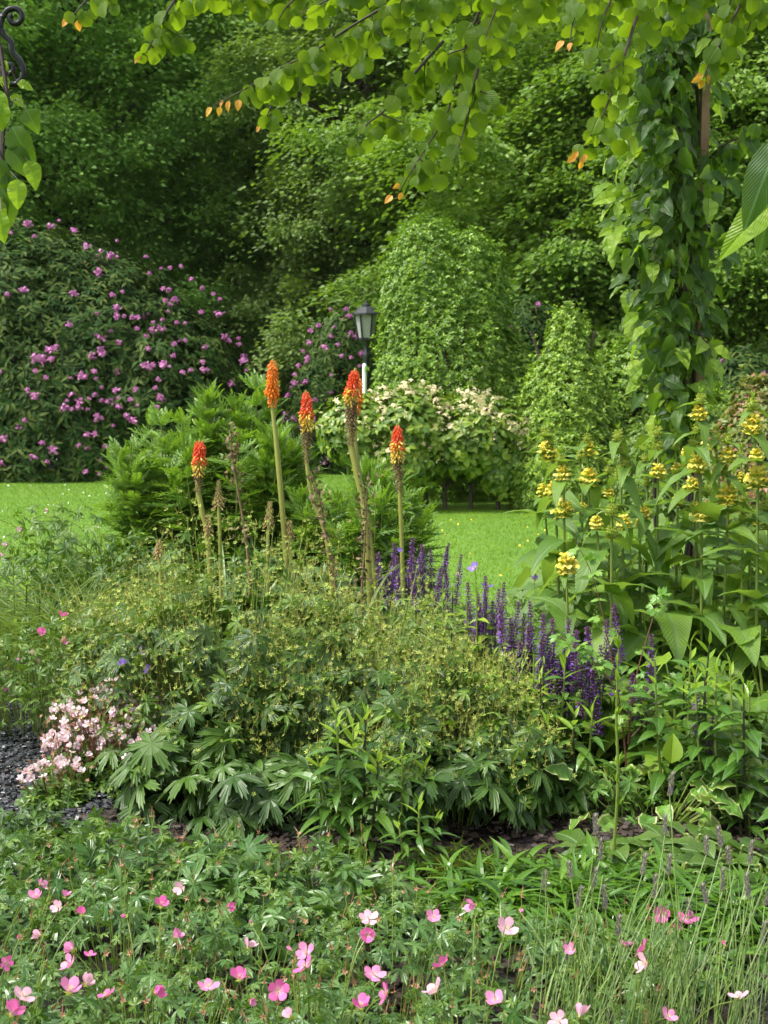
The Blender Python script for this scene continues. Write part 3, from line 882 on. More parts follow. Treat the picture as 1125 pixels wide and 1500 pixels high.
g = Geo(); g.lathe([(0, z0 + H * .62), (.19, z0 + H * .62), (.19, z0 + H * .66), (.1, z0 + H * .82), (.05, z0 + H * .84), (.05, z0 + H * .9), (.02, z0 + H * .93), (.012, z0 + H), (0, z0 + H)], (lx, Yl, 0), 12)
put('lantern_roof', g, M_lampmetal, root)
g = Geo(); b = at(534, 535, Yl - .3); g.lathe([(0, 0), (.03, 0), (.03, 1.72), (.015, 1.75), (0, 1.75)], (b[0], b[1], 0), 10)
tag(put('marker_post', g, M_white), 'slim white marker post beside the foot of the lamp post', 'post')

# ------------------------------------------------------------------ tall cut-leaved perennials behind the torch lilies
def cutleaf_plant(px, Y, H, R, nst, label, seed):
    q = np.random.default_rng(seed)
    b = np.array([X(px, Y), Y, 0.])
    root = empty('cut_leaved_perennial', b, label, 'plant', 'tall cut-leaved perennials at the back of the bed')
    gl, gs = Geo(), Geo()
    for i in range(nst):
        a = q.uniform(0, 2 * pi); d = R * sqrt(q.uniform(0, 1)); h = H * q.uniform(.72, 1.0) * (1 - .22 * (d / R) ** 2)
        tip = b + [cos(a) * d, sin(a) * d, h]
        base = b + [cos(a) * d * .3, sin(a) * d * .3, 0]
        c = spline([base, (base + tip) / 2 + [cos(a) * d * .12, sin(a) * d * .12, .05], tip], 8)
        gs.tube(c, [.008, .006, .003], 4)
        m = int(46 * h)
        t = q.uniform(.12, 1, m) ** .8
        ii = (t * (len(c) - 1)).astype(int)
        p = c[ii]
        az = np.arange(m) * 2.4 + q.uniform(0, 6)
        el = .35 + .8 * t ** 4 + q.normal(0, .25, m)
        D = np.stack([np.cos(az) * np.cos(el), np.sin(az) * np.cos(el), np.sin(el)], 1)
        gl.inst(PINN, frames(D, np.tile([0, 0, 1.], (m, 1)) + q.normal(size=(m, 3)) * .25, (.19 - .08 * t ** 2) * q.uniform(.8, 1.2, m)), p)
    put('foliage', gl, M_fern, root)
    put('stem', gs, M_stem, root)
cutleaf_plant(330, 8.2, 1.6, .42, 26, 'tallest cut-leaved green perennial behind the leftmost red torch lily', 51)
cutleaf_plant(245, 8.5, 1.36, .42, 24, 'bushy cut-leaved perennial reaching out over the left lawn', 52)
cutleaf_plant(385, 8.4, 1.56, .28, 18, 'cut-leaved perennial directly behind the tallest orange torch lily', 53)
cutleaf_plant(470, 8.0, .98, .26, 18, 'cut-leaved perennial in front of the grey driveway', 54)
cutleaf_plant(540, 7.8, 1.08, .34, 20, 'lower cut-leaved perennial behind the two right torch lilies', 55)

# ------------------------------------------------------------------ torch lilies
fl_t = (lambda: (lambda v, q: (v, q, np.zeros((0, 3), int), np.zeros((len(v), 2))))(
    np.array([(cos(a) * r, y, sin(a) * r) for y, r in ((0, .07), (.55, .13), (.9, .12), (1.0, .19)) for a in np.linspace(0, 2 * pi, 5, endpoint=False)]),
    np.array([(i * 5 + j, i * 5 + (j + 1) % 5, (i + 1) * 5 + (j + 1) % 5, (i + 1) * 5 + j) for i in range(3) for j in range(5)])))()
YT = 6.3


def florets(g, q, A, B, r0, r1, n, length, mat, droop=1.0, prof=None, tip=False):
    A, B = np.array(A, float), np.array(B, float)
    t = (np.arange(n) + .5) / n
    az = np.arange(n) * 2.39996
    ax = unit(B - A); s1 = unit(np.cross(ax, [0, 1, .1])); s2 = np.cross(ax, s1)
    rad = r0 + (r1 - r0) * t if prof is None else np.array([prof(x) for x in t]) * r0
    out = s1 * np.cos(az)[:, None] + s2 * np.sin(az)[:, None]
    p = A + (B - A) * t[:, None]
    D = unit(out * 1.0 + ax * droop * .9 + q.normal(size=(n, 3)) * .12)
    g.inst(fl_t, frames(D, rnd(n, q), length * q.uniform(.8, 1.2, n) * (.35 + .65 * (rad / max(rad.max(), 1e-6)) ** 1.5) * ((.55 + .45 * np.minimum(1, t * 6)) if tip else 1)), p + out * rad[:, None] * .35, mat)


def strap_tuft(g, q, b, n, L, spread, w=.022, up=1.0):
    for i in range(n):
        a = q.uniform(0, 2 * pi); l = L * q.uniform(.6, 1.1); s = spread * q.uniform(.4, 1.2)
        t = np.linspace(0, 1, 9)
        c = b + np.stack([cos(a) * s * l * t ** 1.4, sin(a) * s * l * t ** 1.4, l * up * (t - .55 * t ** 2.6 * q.uniform(.5, 1.4))], 1)
        sd = np.array([-sin(a), cos(a), 0]) * w * .5
        hw = (1 - t ** 3)[:, None]
        v = np.concatenate([c - sd * hw + [0, 0, .004], c, c + sd * hw + [0, 0, .004]])
        m = len(t)
        g.add(v, [(k, k + 1, m + k + 1, m + k) for k in range(m - 1)] + [(m + k, m + k + 1, 2 * m + k + 1, 2 * m + k) for k in range(m - 1)], None,
              np.concatenate([np.stack([0 * t, t], 1), np.stack([0 * t + .5, t], 1), np.stack([0 * t + 1, t], 1)]))


def torch(label, axis, bands, base, rs, seed, thick=.012, leaves=7, Y=YT):
    """axis: pixel points from the tip of the head to the lower stem; bands: (py0, py1, material, radius)"""
    q = np.random.default_rng(seed)
    pts = [at(x, y, Y) for x, y in axis]
    bs = np.array([X(base, Y), Y, 0.])
    root = empty('torch_lily', bs, label, 'flower', 'torch lilies behind the cranesbill mound')
    c = spline(pts + [bs + [0, 0, .25], bs], 6)
    g = Geo(); g.tube(c, [thick * .45, thick * .7] + [thick] * 4, 7)
    put('stem', g, M_torstem, root, True)
    def on(py):
        z = at(axis[0][0], py, Y)[2]
        j = np.argmin(abs(c[:, 2] - z)); return np.array([np.interp(-z, -c[:, 2], c[:, 0]), Y, z])
    for nm, y0, y1, mat, r0, r1, n, ln in bands:
        g = Geo(); florets(g, q, on(y0 - (4 if not nm in ('red_florets', 'orange_florets') else 0)), on(y1 + 4), r0, r1, int(n * 1.35), ln * .95, 0, tip=(nm in ('red_florets', 'orange_florets')))
        put(nm, g, mat, root)
    if leaves:
        g = Geo(); strap_tuft(g, q, bs, leaves, .85, .55, .02)
        put('leaves', g, M_grassb, root)
    return root
torch('short red and yellow torch lily farthest left', [(293, 644), (291, 690), (290, 715), (297, 755), (304, 790)],
      [('red_florets', 645, 672, M_tor[0], .020, .027, 60, .032), ('yellow_florets', 670, 690, M_tor[2], .026, .02, 40, .032), ('withered_florets', 690, 716, M_tor[3], .014, .008, 40, .028)], 312, 1, 61)
torch('tallest torch lily with an all orange head on a thick pale stem', [(400, 525), (399, 590), (405, 650), (413, 740), (419, 822)],
      [('orange_florets', 527, 572, M_tor[1], .018, .029, 110, .032), ('amber_florets', 565, 590, M_tor[1], .026, .014, 46, .03)], 424, 1, 62, .0125)
torch('red torch lily with a long withered brown neck, second from the tallest orange one', [(448, 571), (450, 625), (449, 672), (458, 730), (480, 800)],
      [('red_florets', 573, 604, M_tor[0], .015, .028, 80, .033), ('yellow_florets', 602, 625, M_tor[2], .028, .022, 55, .034), ('withered_florets', 624, 672, M_tor[3], .018, .008, 70, .028)], 492, 1, 63, .010)
torch('tall red torch lily with a thick dark withered collar, second from the right', [(521, 539), (514, 585), (513, 640), (522, 690), (536, 770)],
      [('red_florets', 541, 570, M_tor[0], .018, .03, 80, .033), ('yellow_florets', 568, 586, M_tor[2], .03, .024, 50, .034), ('withered_florets', 585, 645, M_tor[3], .024, .014, 110, .03)], 545, 1, 64, .015)
torch('second red head close behind the tall torch lily with the dark collar', [(525, 552), (522, 590), (520, 640), (527, 700), (540, 770)],
      [('red_florets', 553, 580, M_tor[1], .016, .026, 60, .03), ('yellow_florets', 578, 600, M_tor[1], .026, .018, 40, .03)], 560, 1, 65, .010, 4, 6.42)
torch('red and yellow torch lily farthest right', [(582, 620), (582, 670), (585, 714), (588, 780), (590, 855)],
      [('red_florets', 622, 650, M_tor[0], .014, .027, 70, .033), ('yellow_florets', 648, 670, M_tor[2], .028, .022, 50, .034), ('withered_florets', 669, 716, M_tor[3], .018, .008, 70, .027)], 594, 1, 66, .010)
for lab, ax, y0, y1, mat, r in (('faded brown cone shaped torch lily bud right of the shortest red one', [(320, 704), (320, 740), (322, 790)], 706, 738, M_tor[4], .03),
                                ('green tinged fading torch lily bud left of the tall orange stem', [(396, 735), (394, 766), (392, 810)], 737, 766, M_tor[4], .024),
                                ('small pale bud low against the tall orange torch lily stem', [(424, 763), (424, 786), (425, 815)], 765, 786, M_tor[4], .018),
                                ('tiny beige bud at the foot of the leftmost torch lily', [(305, 755), (305, 778), (307, 805)], 757, 778, M_tor[4], .015),
                                ('beige bud poking from the left top of the cranesbill mound', [(232, 792), (233, 812), (235, 840)], 794, 812, M_tor[4], .016)):
    torch(lab, ax, [('faded_florets', y0, y1 - 6, mat, .006, r * .7, 46, .022), ('open_florets', y1 - 9, y1, M_tor[4], r * .8, r, 14, .026)], ax[-1][0], 1, int(ax[0][0]), .008, 3)
for i, (lab, ax) in enumerate((('airy dead brown stalk behind the faded cone bud', [(338, 620), (339, 655), (345, 700), (360, 790), (366, 880)]),
                               ('dead brown seed stalk leaning between the middle torch lilies', [(455, 690), (468, 730), (478, 790), (490, 850), (492, 900)]),
                               ('dead seed stalk beside the tall dark collared torch lily', [(540, 690), (536, 740), (534, 800), (530, 860), (530, 900)]))):
    q = np.random.default_rng(70 + i)
    pts = [at(x, y, 6.2) for x, y in ax]; b = np.array([pts[-1][0], 6.2, 0]); c = spline(pts + [b], 8)
    root = empty('dead_stalk', b, lab, 'plant', 'dead stalks among the torch lilies')
    g = Geo(); g.tube(c, [.002, .005, .006, .007], 5); put('stem', g, M_dead, root)
    g = Geo(); n = 170; k = q.integers(2, int(len(c) * .62), n); P = c[k] + q.normal(size=(n, 3)) * [.022, .022, .02]
    g.inst(T_LA, frames(unit(q.normal(size=(n, 3)) + [0, 0, -.5]), rnd(n, q), q.uniform(.015, .035, n), 1.6), P)
    put('seed_tufts', g, M_dead, root)
q = np.random.default_rng(75)
for i, (px, Y, lab) in enumerate(((440, 6.0, 'strap leaved tuft below the middle torch lilies'), (500, 6.05, 'strap leaved tuft left of the dead collared stalk'), (560, 6.1, 'strap leaved tuft beside the first purple spikes'), (330, 6.5, 'strap leaved tuft behind the left top of the mound'))):
    g = Geo(); b = np.array([X(px, Y), Y, 0]); strap_tuft(g, q, b, 34, 1.0, .5, .02); tag(put('strap_leaves', g, M_grassb, loc=b), lab, 'plant', 'torch lily leaf tufts')

# ------------------------------------------------------------------ cranesbill mounds
star = []
for j in range(5):
    a = j * 2 * pi / 5
    star.append((leaf_t(P_LA, .22, 2, .1, .0), frames(np.array([[cos(a), sin(a), .35]]), np.array([[0, 0, 1.]]), .5)[0], np.zeros(3)))
STAR = join_t(star)
BEAK = leaf_t(lambda t: 1 - .7 * t, .05, 2, .3, 0)
BEAK2 = join_t([(BEAK, np.eye(3), np.zeros(3)), (BEAK, np.array([[0, 0, 1], [0, 1, 0], [-1, 0, 0.]]), np.zeros(3))])


def mound(px, Y, R, Ry, H, label, seed, nbig=230, nsm=420, nseed=1500, big=.072, seed_top=.35):
    q = np.random.default_rng(seed)
    b = np.array([X(px, Y), Y, 0.])
    root = empty('cranesbill', b, label, 'plant', 'cranesbills gone to seed in the central mound')
    def surf(n, lo, hi, zl, zh):
        # superellipsoid shell
        out = []
        while len(out) < n:
            u = rnd(n, q); u[:, 2] = np.abs(u[:, 2])
            s = np.sign(u) * np.abs(u) ** .75
            s = s * (1 + .13 * np.sin(u[:, :1] * 5 + seed) * np.sin(u[:, 1:2] * 6 + seed * 2) + .06 * np.sin(u[:, :1] * 13 + seed) * np.sin(u[:, 1:2] * 15))
            f = q.uniform(lo, hi, (n, 1)); p = b + s * [R, Ry, H] * f
            nn = unit(u / [R, Ry, H])
            ok = (p[:, 2] > zl * H) & (p[:, 2] < zh * H)
            out += list(zip(p[ok], nn[ok]))
        out = out[:n]
        return np.array([o[0] for o in out]), np.array([o[1] for o in out])
    # big lower leaves on petioles
    g, gs = Geo(), Geo()
    P, N = surf(nbig, .74, 1.0, .1, .78)
    out = unit((P - b) * [1, 1, 0] + 1e-4)
    D = unit(out + [0, 0, -.55] + q.normal(size=P.shape) * .3)
    Nn = unit(out * .75 + [0, 0, .8] + q.normal(size=P.shape) * .22)
    S = big * q.uniform(.7, 1.25, len(P))
    g.inst(PALM, frames(D, Nn, S), P)
    put('large_leaves', g, M_ger, root)
    g = Geo(); P2, N2 = surf(nsm, .85, 1.04, .3, 1.1)
    D = unit(q.normal(size=P2.shape) * [1, 1, .4]); g.inst(PALM_DEEP, frames(D, unit(N2 * .6 + [0, 0, .7] + q.normal(size=P2.shape) * .3), .042 * q.uniform(.6, 1.3, len(P2))), P2)
    put('small_leaves', g, M_gersm, root)
    for p in P[::2]:
        s = b + (p - b) * [.25, .25, 0]
        gs.tube(spline([s, (s + p) / 2 + [0, 0, .06], p], 3), [.0035, .002], 3)
    # seed heads: little stars with an upright beak
    P3, N3 = surf(nseed * 2, .90, 1.17, seed_top, 1.3)
    P3 = P3[(N3[:, 2] > .25) | (q.uniform(size=len(P3)) < .35)][:nseed]
    P3 = P3[(np.sin(P3[:, 0] * 17 + seed) * np.sin(P3[:, 1] * 15 + P3[:, 2] * 12) > -.35) | (q.uniform(size=len(P3)) < .25)]
    cl = rnd(len(P3), q) * .014; P3 = P3 + cl
    n = len(P3)
    g = Geo()
    up = unit(np.tile([0, 0, 1.], (n, 1)) + q.normal(size=(n, 3)) * .3)
    g.inst(STAR, frames(rnd(n, q), up, .019 * q.uniform(.6, 1.3, n)), P3)
    put('seed_heads', g, M_seed, root)
    g = Geo()
    g.inst(BEAK2, frames(up, rnd(n, q), .022 * q.uniform(.8, 1.3, n)), P3)
    
    put('seed_beaks', g, M_beak, root)
    for i in range(0, n, 15):
        p = P3[i]; s = b + (p - b) * [.6, .6, .35]
        gs.tube(spline([s, (s + p) / 2 + [0, 0, .03], p], 3), [.0025, .0012], 3)
    put('stem', gs, M_stem, root)
    return root
mound(345, 5.35, .50, .60, .84, 'large left cranesbill full of pale green seed heads below the shortest torch lily', 81, 250, 330, 3300)
mound(520, 5.20, .50, .62, .63, 'middle cranesbill with the densest yellow green seed heads', 82, 260, 300, 3900)
mound(675, 4.95, .36, .46, .48, 'right cranesbill lobe of the mound in front of the purple spikes', 83, 190, 260, 2200, .068)
mound(190, 5.55, .28, .38, .64, 'cranesbill at the far left of the mound beside the grass clump', 84, 90, 280, 1500, .06)
mound(282, 4.85, .24, .26, .40, 'big leaved cranesbill skirt beside the pale pink flowers and slate chips', 85, 95, 40, 90, .095)
mound(400, 4.72, .34, .22, .30, 'low skirt of large toothed leaves at the front of the mound', 86, 110, 20, 40, .10)
mound(672, 4.62, .30, .24, .36, 'large leaved cranesbill right of the upright lance leaved plant', 87, 120, 60, 160, .095)

# ------------------------------------------------------------------ cranesbill flowers
def petal_flower(name, mat, q, size=.019, cup=.35, n=5, wide=.38):
    T = leaf_t(P_OB, wide, 4, -.15, -.15)
    it = []
    for j in range(n):
        a = j * 2 * pi / n + q.normal(0, .06); c = cup + q.normal(0, .1)
        it.append((T, frames(np.array([[cos(a) * cos(c), sin(a) * cos(c), sin(c)]]), np.array([[0, 0, 1.]]), size * q.uniform(.93, 1.07))[0], np.array([0, 0, .001 * j])))
    v, qq, t, uv = join_t(it)
    g = Geo(); g.add(v, qq, t, uv, 0)
    for j in range(6):
        a = j * 1.05; g.tube([(0, 0, 0), (cos(a) * .12 * size, sin(a) * .12 * size, .35 * size), (cos(a) * .2 * size, sin(a) * .2 * size, .5 * size)], .03 * size, 3, 1)
    # small green calyx behind
    for j in range(5):
        a = j * 1.2566 + .6
        g.inst(leafq, frames(np.array([[cos(a) * .8, sin(a) * .8, .3]]), np.array([[0, 0, 1.]]), size * .45), np.array([[0, 0, -.12 * size]]), 2)
    return g.mesh(name, [mat, M_stam, M_calyx], smooth=True)
q = np.random.default_rng(90)
FM = {k: [petal_flower('flower', m, q, .0205, c) for c in (.2, .45, .75, .95)] for k, m in (('p', M_pk[0]), ('h', M_pk[1]), ('l', M_pk[2]), ('v', M_viol))}
FB = {}
for k, m in (('p', M_pk[0]), ('h', M_pk[1]), ('l', M_pk[2])):
    FB[k] = petal_flower('bud', m, q, .014, 1.35, 4, .3)


def aim(q, tilt=.9):
    return (radians(q.uniform(5, 100)) * tilt, radians(q.normal(0, 18)), radians(q.normal(0, 70)))


def pink_plant(x, Y, R, H, label, seed, nl=120, lsz=.04, big=0, flowers=(), sil=.4, group='pink cranesbills along the front of the bed', dens=1.0):
    q = np.random.default_rng(seed)
    b = np.array([x, Y, 0.])
    root = empty('pink_cranesbill', b, label, 'plant', group)
    g, gs, g2, gb = Geo(), Geo(), Geo(), Geo()
    def pts(n, lo=.55):
        a = q.uniform(0, 2 * pi, n); r = np.sqrt(q.uniform(0, 1, n)); z = H * (1 - .5 * r ** 2.2) * q.uniform(lo, 1.05, n)
        return b + np.stack([np.cos(a) * r * R, np.sin(a) * r * R, z], 1)
    P = pts(int(nl * dens)); n = len(P)
    g.inst(PALM_DEEP if not big else PALM, frames(unit(q.normal(size=(n, 3)) * [1, 1, .25] + [0, -.3, -.1]), unit([0, -.35, 1.] + q.normal(size=(n, 3)) * .35), lsz * q.uniform(.65, 1.25, n)), P)
    put('leaves', g, M_gersil, root)
    for p in P[::3]:
        s = b + (p - b) * [.4, .4, 0]; gs.tube(spline([s, (s + p) / 2 + [0, 0, .02], p], 3), [.0018, .0012], 3)
    P = pts(int(nl * 1.5 * dens), .8); n = len(P); P[:, 2] += .02
    g2.inst(PALM_DEEP, frames(unit(q.normal(size=(n, 3)) + [0, 0, .3]), unit([0, -.2, 1.] + q.normal(size=(n, 3)) * .5), lsz * .5 * q.uniform(.5, 1.2, n)), P)
    put('upper_foliage', g2, M_gersm, root)
    m = int(26 * dens)
    P = pts(m, .95); P[:, 2] += q.uniform(.0, .07, m)
    for p in P: gs.tube(spline([b + (p - b) * [.6, .6, .4], p + [0, 0, -.03], p], 3), [.0016, .001], 3)
    gb.inst(BEAK2, frames(unit(np.tile([0, 0, 1.], (m, 1)) + q.normal(size=(m, 3)) * .35), rnd(m, q), .028), P)
    gb.inst(STAR, frames(rnd(m, q), unit(np.tile([0, 0, 1.], (m, 1)) + q.normal(size=(m, 3)) * .3), .016), P)
    put('seed_heads', gb, M_rust, root)
    put('stem', gs, M_stem, root)
    for px, py, k, sz in flowers:
        add_flower(root, q, px, py, k, sz, b)
    return root


def add_flower(root, q, px, py, k, sz, b, zt=.40, Y=None):
    px += q.normal(0, 1)
    Yf = Y or (CAM_H - zt) / math.tan(math.atan((py - 750) / 2060) + PITCH)
    p = at(px, py, Yf)
    me = FB[k] if sz < .5 else FM[k][q.integers(4)]
    f = putmesh('flower' if sz >= .5 else 'bud', me, root, p, aim(q), sz if sz >= .5 else sz * 2)
    # its stalk, from the plant up to the back of the flower
    g = Geo(); s = p + np.array([(b[0] - p[0]) * .5, (b[1] - p[1]) * .5, -.16])
    g.tube(spline([s, (s + p) / 2 + [0, 0, .03], p + [0, .003, -.004]], 4), [.0014, .001], 4)
    v = g
    o = bpy.data.objects.new('stalk', v.mesh('stalk', M_stem, p)); C.objects.link(o); o.parent = root
    o.location = tuple(p - WL[root.name])


FL = [(56, 1297, 'p', .8), (52, 1316, 'p', .95), (94, 1315, 'p', .8), (86, 1330, 'l', .8), (122, 1340, 'h', .75), (187, 1342, 'p', .45), (236, 1328, 'h', 1.05), (265, 1300, 'l', .85), (335, 1329, 'h', .7), (253, 1374, 'p', 1.0),
      (371, 1354, 'l', .4), (362, 1389, 'l', 1.0), (61, 1370, 'l', .9), (30, 1370, 'h', .4), (107, 1392, 'p', 1.0), (105, 1413, 'p', 1.0), (132, 1400, 'h', .6), (102, 1454, 'p', 1.35), (127, 1442, 'l', 1.0), (32, 1461, 'l', 1.05), (17, 1487, 'h', 1.3),
      (157, 1459, 'h', .85), (225, 1454, 'h', 1.05), (305, 1448, 'p', 1.05), (352, 1435, 'h', 1.1), (408, 1451, 'h', 1.1), (365, 1466, 'p', .6), (451, 1397, 'p', 1.05), (448, 1417, 'h', 1.1), (540, 1347, 'l', 1.0), (537, 1368, 'h', 1.05), (546, 1430, 'p', 1.1),
      (528, 1478, 'h', 1.1), (428, 1491, 'l', .95), (428, 1393, 'p', .4), (568, 1455, 'h', 1.0), (697, 1326, 'p', 1.1), (636, 1345, 'p', .9), (741, 1363, 'l', 1.3), (762, 1332, 'p', .4), (649, 1415, 'h', 1.0), (639, 1453, 'l', 1.15), (727, 1467, 'p', 1.0),
      (835, 1392, 'p', .7), (915, 1386, 'p', .8), (944, 1390, 'h', 1.1), (948, 1412, 'l', 1.15), (971, 1339, 'h', 1.05), (986, 1357, 'h', .8), (1007, 1349, 'h', 1.1), (1062, 1386, 'h', .4), (819, 1496, 'l', .9), (849, 1490, 'l', 1.1), (977, 1489, 'p', .8), (1082, 1462, 'l', .9), (6, 1410, 'h', .7)]
# (x, y, R, H, leaf count, leaf size, big, density, label)
PPL = [(-1.02, 3.62, .26, .30, 1, .058, 1.0, 'blue green leafy cranesbill at the far left of the second row'), (-.72, 3.70, .25, .30, 1, .06, 1.0, 'toothed cranesbill leaves spilling towards the slate chips'),
       (-.42, 3.62, .25, .27, 1, .058, 1.0, 'silvery green cranesbill leaves just below the dark mound'), (-.13, 3.58, .22, .27, 1, .056, .8, 'isolated silvery palmate leaves in front of the upright lance leaved plant'),
       (-.95, 3.12, .27, .33, 0, .036, 1.0, 'pink cranesbill at the left edge with clustered pale flowers'), (-.62, 3.18, .27, .33, 0, .036, 1.0, 'pink cranesbill with one large bright flower near its top'),
       (-.30, 3.12, .26, .31, 0, .036, 1.0, 'pink cranesbill with a solitary white pink bloom'), (.02, 3.10, .24, .30, 0, .036, .9, 'pink cranesbill with stacked pale and hot pink blooms'),
       (.27, 3.22, .2, .25, 0, .034, .7, 'pink cranesbill holding the wide pale flower right of centre'),
       (-.78, 2.62, .26, .36, 0, .034, 1.0, 'pink cranesbill in the bottom left corner with the largest blooms'), (-.45, 2.62, .24, .35, 0, .034, 1.0, 'pink cranesbill at the bottom edge, second from the left corner'),
       (-.14, 2.62, .24, .34, 0, .034, 1.0, 'pink cranesbill at the bottom edge with several hot pink blooms'), (.16, 2.62, .22, .32, 0, .034, .9, 'pink cranesbill at the bottom edge just right of centre'),
       (.45, 2.65, .2, .28, 0, .034, .6, 'sparse pink cranesbill among the lavender stems at the bottom'), (.58, 3.15, .2, .26, 0, .034, .55, 'pink cranesbill behind the lavender with three hot pink blooms')]
buckets = [[] for _ in PPL]
for f in FL:
    p = at(f[0], f[1], (CAM_H - .40) / math.tan(math.atan((f[1] - 750) / 2060) + PITCH))
    cand = [(math.hypot(p[0] - a[0], p[1] - a[1]), i) for i, a in enumerate(PPL)]
    buckets[min(cand)[1]].append(f)
for i, (x, y, R, H, bg_, ls, dn, lab) in enumerate(PPL):
    pink_plant(x, y, R, H, lab, 100 + i, 115 if not bg_ else 105, ls, bg_, buckets[i], dens=dn)

# pale pink cranesbill clump by the slate, and small cranesbills at the left
def blush_clump(px, Y, R, H, label, seed, nfl):
    q = np.random.default_rng(seed)
    b = np.array([X(px, Y), Y, 0.])
    root = empty('pale_cranesbill', b, label, 'plant')
    g = Geo(); n = 260
    a = q.uniform(0, 2 * pi, n); r = np.sqrt(q.uniform(0, 1, n))
    P = b + np.stack([np.cos(a) * r * R, np.sin(a) * r * R, H * .62 * (1 - .5 * r ** 2) * q.uniform(.4, 1, n)], 1)
    g.inst(PALM_LO, frames(unit(q.normal(size=(n, 3)) * [1, 1, .3]), unit([0, -.4, 1] + q.normal(size=(n, 3)) * .35), .03 * q.uniform(.6, 1.2, n)), P)
    put('leaves', g, M_gersm, root)
    gr = Geo(); gs = Geo()
    for i in range(nfl):
        a, r = q.uniform(0, 2 * pi), sqrt(q.uniform(0, 1))
        p = b + [cos(a) * r * R, sin(a) * r * R, H * (1.05 - .3 * r * r) * q.uniform(.82, 1.05)]
        if i < 95: putmesh('flower', FB_BL[i % 2], root, p, aim(q), q.uniform(.7, 1.1))
        m = 2; pp = p + q.normal(size=(m, 3)) * .018
        gr.inst(STAR, frames(rnd(m, q), rnd(m, q), .02), pp)
        gs.tube([b + (p - b) * [.6, .6, .3], p], .0014, 3)
    put('calyces', gr, M_rust, root); put('stem', gs, M_redstem, root)
FB_BL = [petal_flower('flower', M_blush, q, .0185, c) for c in (.3, .6)]
blush_clump(158, 5.15, .24, .36, 'clump of whitish pink flowers with rusty calyces beside the slate chips', 121, 150)
blush_clump(105, 5.05, .13, .25, 'smaller pale pink clump leaning over the slate chips to the left', 122, 60)
blush_clump(70, 4.85, .12, .17, 'low trailing strand of pale pink blooms lying on the slate chips', 124, 30)
blush_clump(205, 4.95, .15, .30, 'pale flowered tuft tucked against the skirt of large leaves', 123, 55)


def tangle(px, Y, R, H, label, seed, flowers=(), mat=None, n=170, ls=.035):
    q = np.random.default_rng(seed)
    b = np.array([X(px, Y), Y, 0.])
    root = empty('leafy_perennial', b, label, 'plant')
    g, gs = Geo(), Geo()
    a = q.uniform(0, 2 * pi, n); r = np.sqrt(q.uniform(0, 1, n))
    P = b + np.stack([np.cos(a) * r * R, np.sin(a) * r * R, H * (1 - .45 * r ** 2) * q.uniform(.3, 1.02, n)], 1)
    g.inst(PALM_DEEP, frames(unit(q.normal(size=(n, 3)) * [1, 1, .4]), unit([0, -.4, 1] + q.normal(size=(n, 3)) * .5), ls * q.uniform(.6, 1.3, n)), P)
    for p in P[::3]:
        gs.tube(spline([b + (p - b) * [.5, .5, 0], p + [0, 0, -.05], p], 3), [.002, .0012], 3)
    put('leaves', g, mat or M_gersm, root); put('stem', gs, M_stem, root)
    for px_, py_, k, sz in flowers:
        add_flower(root, q, px_, py_, k, sz, b, Y=Y - R * .5)
    return root
tangle(30, 5.9, .34, .50, 'tangled green plant with pale blooms at the left edge above the slate', 131, [(52, 955, 'l', .8), (60, 970, 'l', .7), (26, 968, 'l', .6), (68, 988, 'l', .7), (10, 1010, 'h', .5)], n=330)
tangle(84, 5.65, .16, .60, 'slender plant carrying three magenta blooms left of the mound', 132, [(92, 905, 'h', 1.35), (62, 928, 'h', 1.25), (90, 940, 'p', 1.2)], n=110)
tangle(-20, 6.8, .34, .62, 'leafy perennial at the left edge in front of the lawn', 133, [(5, 800, 'l', .8), (0, 815, 'l', .8)], n=120)
tangle(45, 7.4, .40, .84, 'dull green perennial behind the fine grass clump near the left lawn', 134, [(70, 748, 'l', .8), (30, 775, 'l', .7)], n=330, ls=.05)
tangle(130, 7.9, .40, .84, 'dark green perennial under the long grasses at the lawn edge', 135, n=260, ls=.06)
tangle(215, 7.2, .32, .72, 'dark leafy perennial left of the torch lilies', 136, n=240, ls=.055, mat=M_ger)
tangle(203, 4.95, .10, .52, 'violet cranesbill at the left face of the mound', 137, [(205, 957, 'v', 1.15), (180, 975, 'v', 1.1), (217, 982, 'v', 1.0)], n=30)
tangle(700, 6.3, .25, .55, 'violet cranesbill behind the purple spikes against the lawn', 138, [(698, 833, 'v', 1.5), (712, 860, 'v', 1.4), (590, 808, 'v', 1.1)], n=150, mat=M_salvl)
tangle(788, 6.1, .2, .62, 'violet cranesbill at the left foot of the yellow flowers', 139, [(784, 850, 'v', 1.2)], n=120, mat=M_salvl)
tangle(10, 4.3, .2, .16, 'dark feathery foliage at the left edge in front of the slate chips', 144, n=170, mat=M_ger, ls=.035)
tangle(95, 4.15, .15, .11, 'low dark foliage between the slate chips and the silvery leaves', 145, n=120, mat=M_ger, ls=.035)
tangle(640, 7.2, .4, .40, 'low green edging plant where the bed meets the lawn', 140, n=330, mat=M_gersm, ls=.04)
tangle(760, 7.0, .35, .44, 'low green edging plant left of the yellow flowers by the lawn', 141, n=300, mat=M_gersm, ls=.04)
tangle(480, 7.1, .35, .60, 'leafy filler plant behind the torch lily leaves', 142, n=260, mat=M_ger, ls=.06)
tangle(380, 7.1, .35, .66, 'leafy filler plant behind the faded torch lily buds', 143, n=260, mat=M_ger, ls=.06)

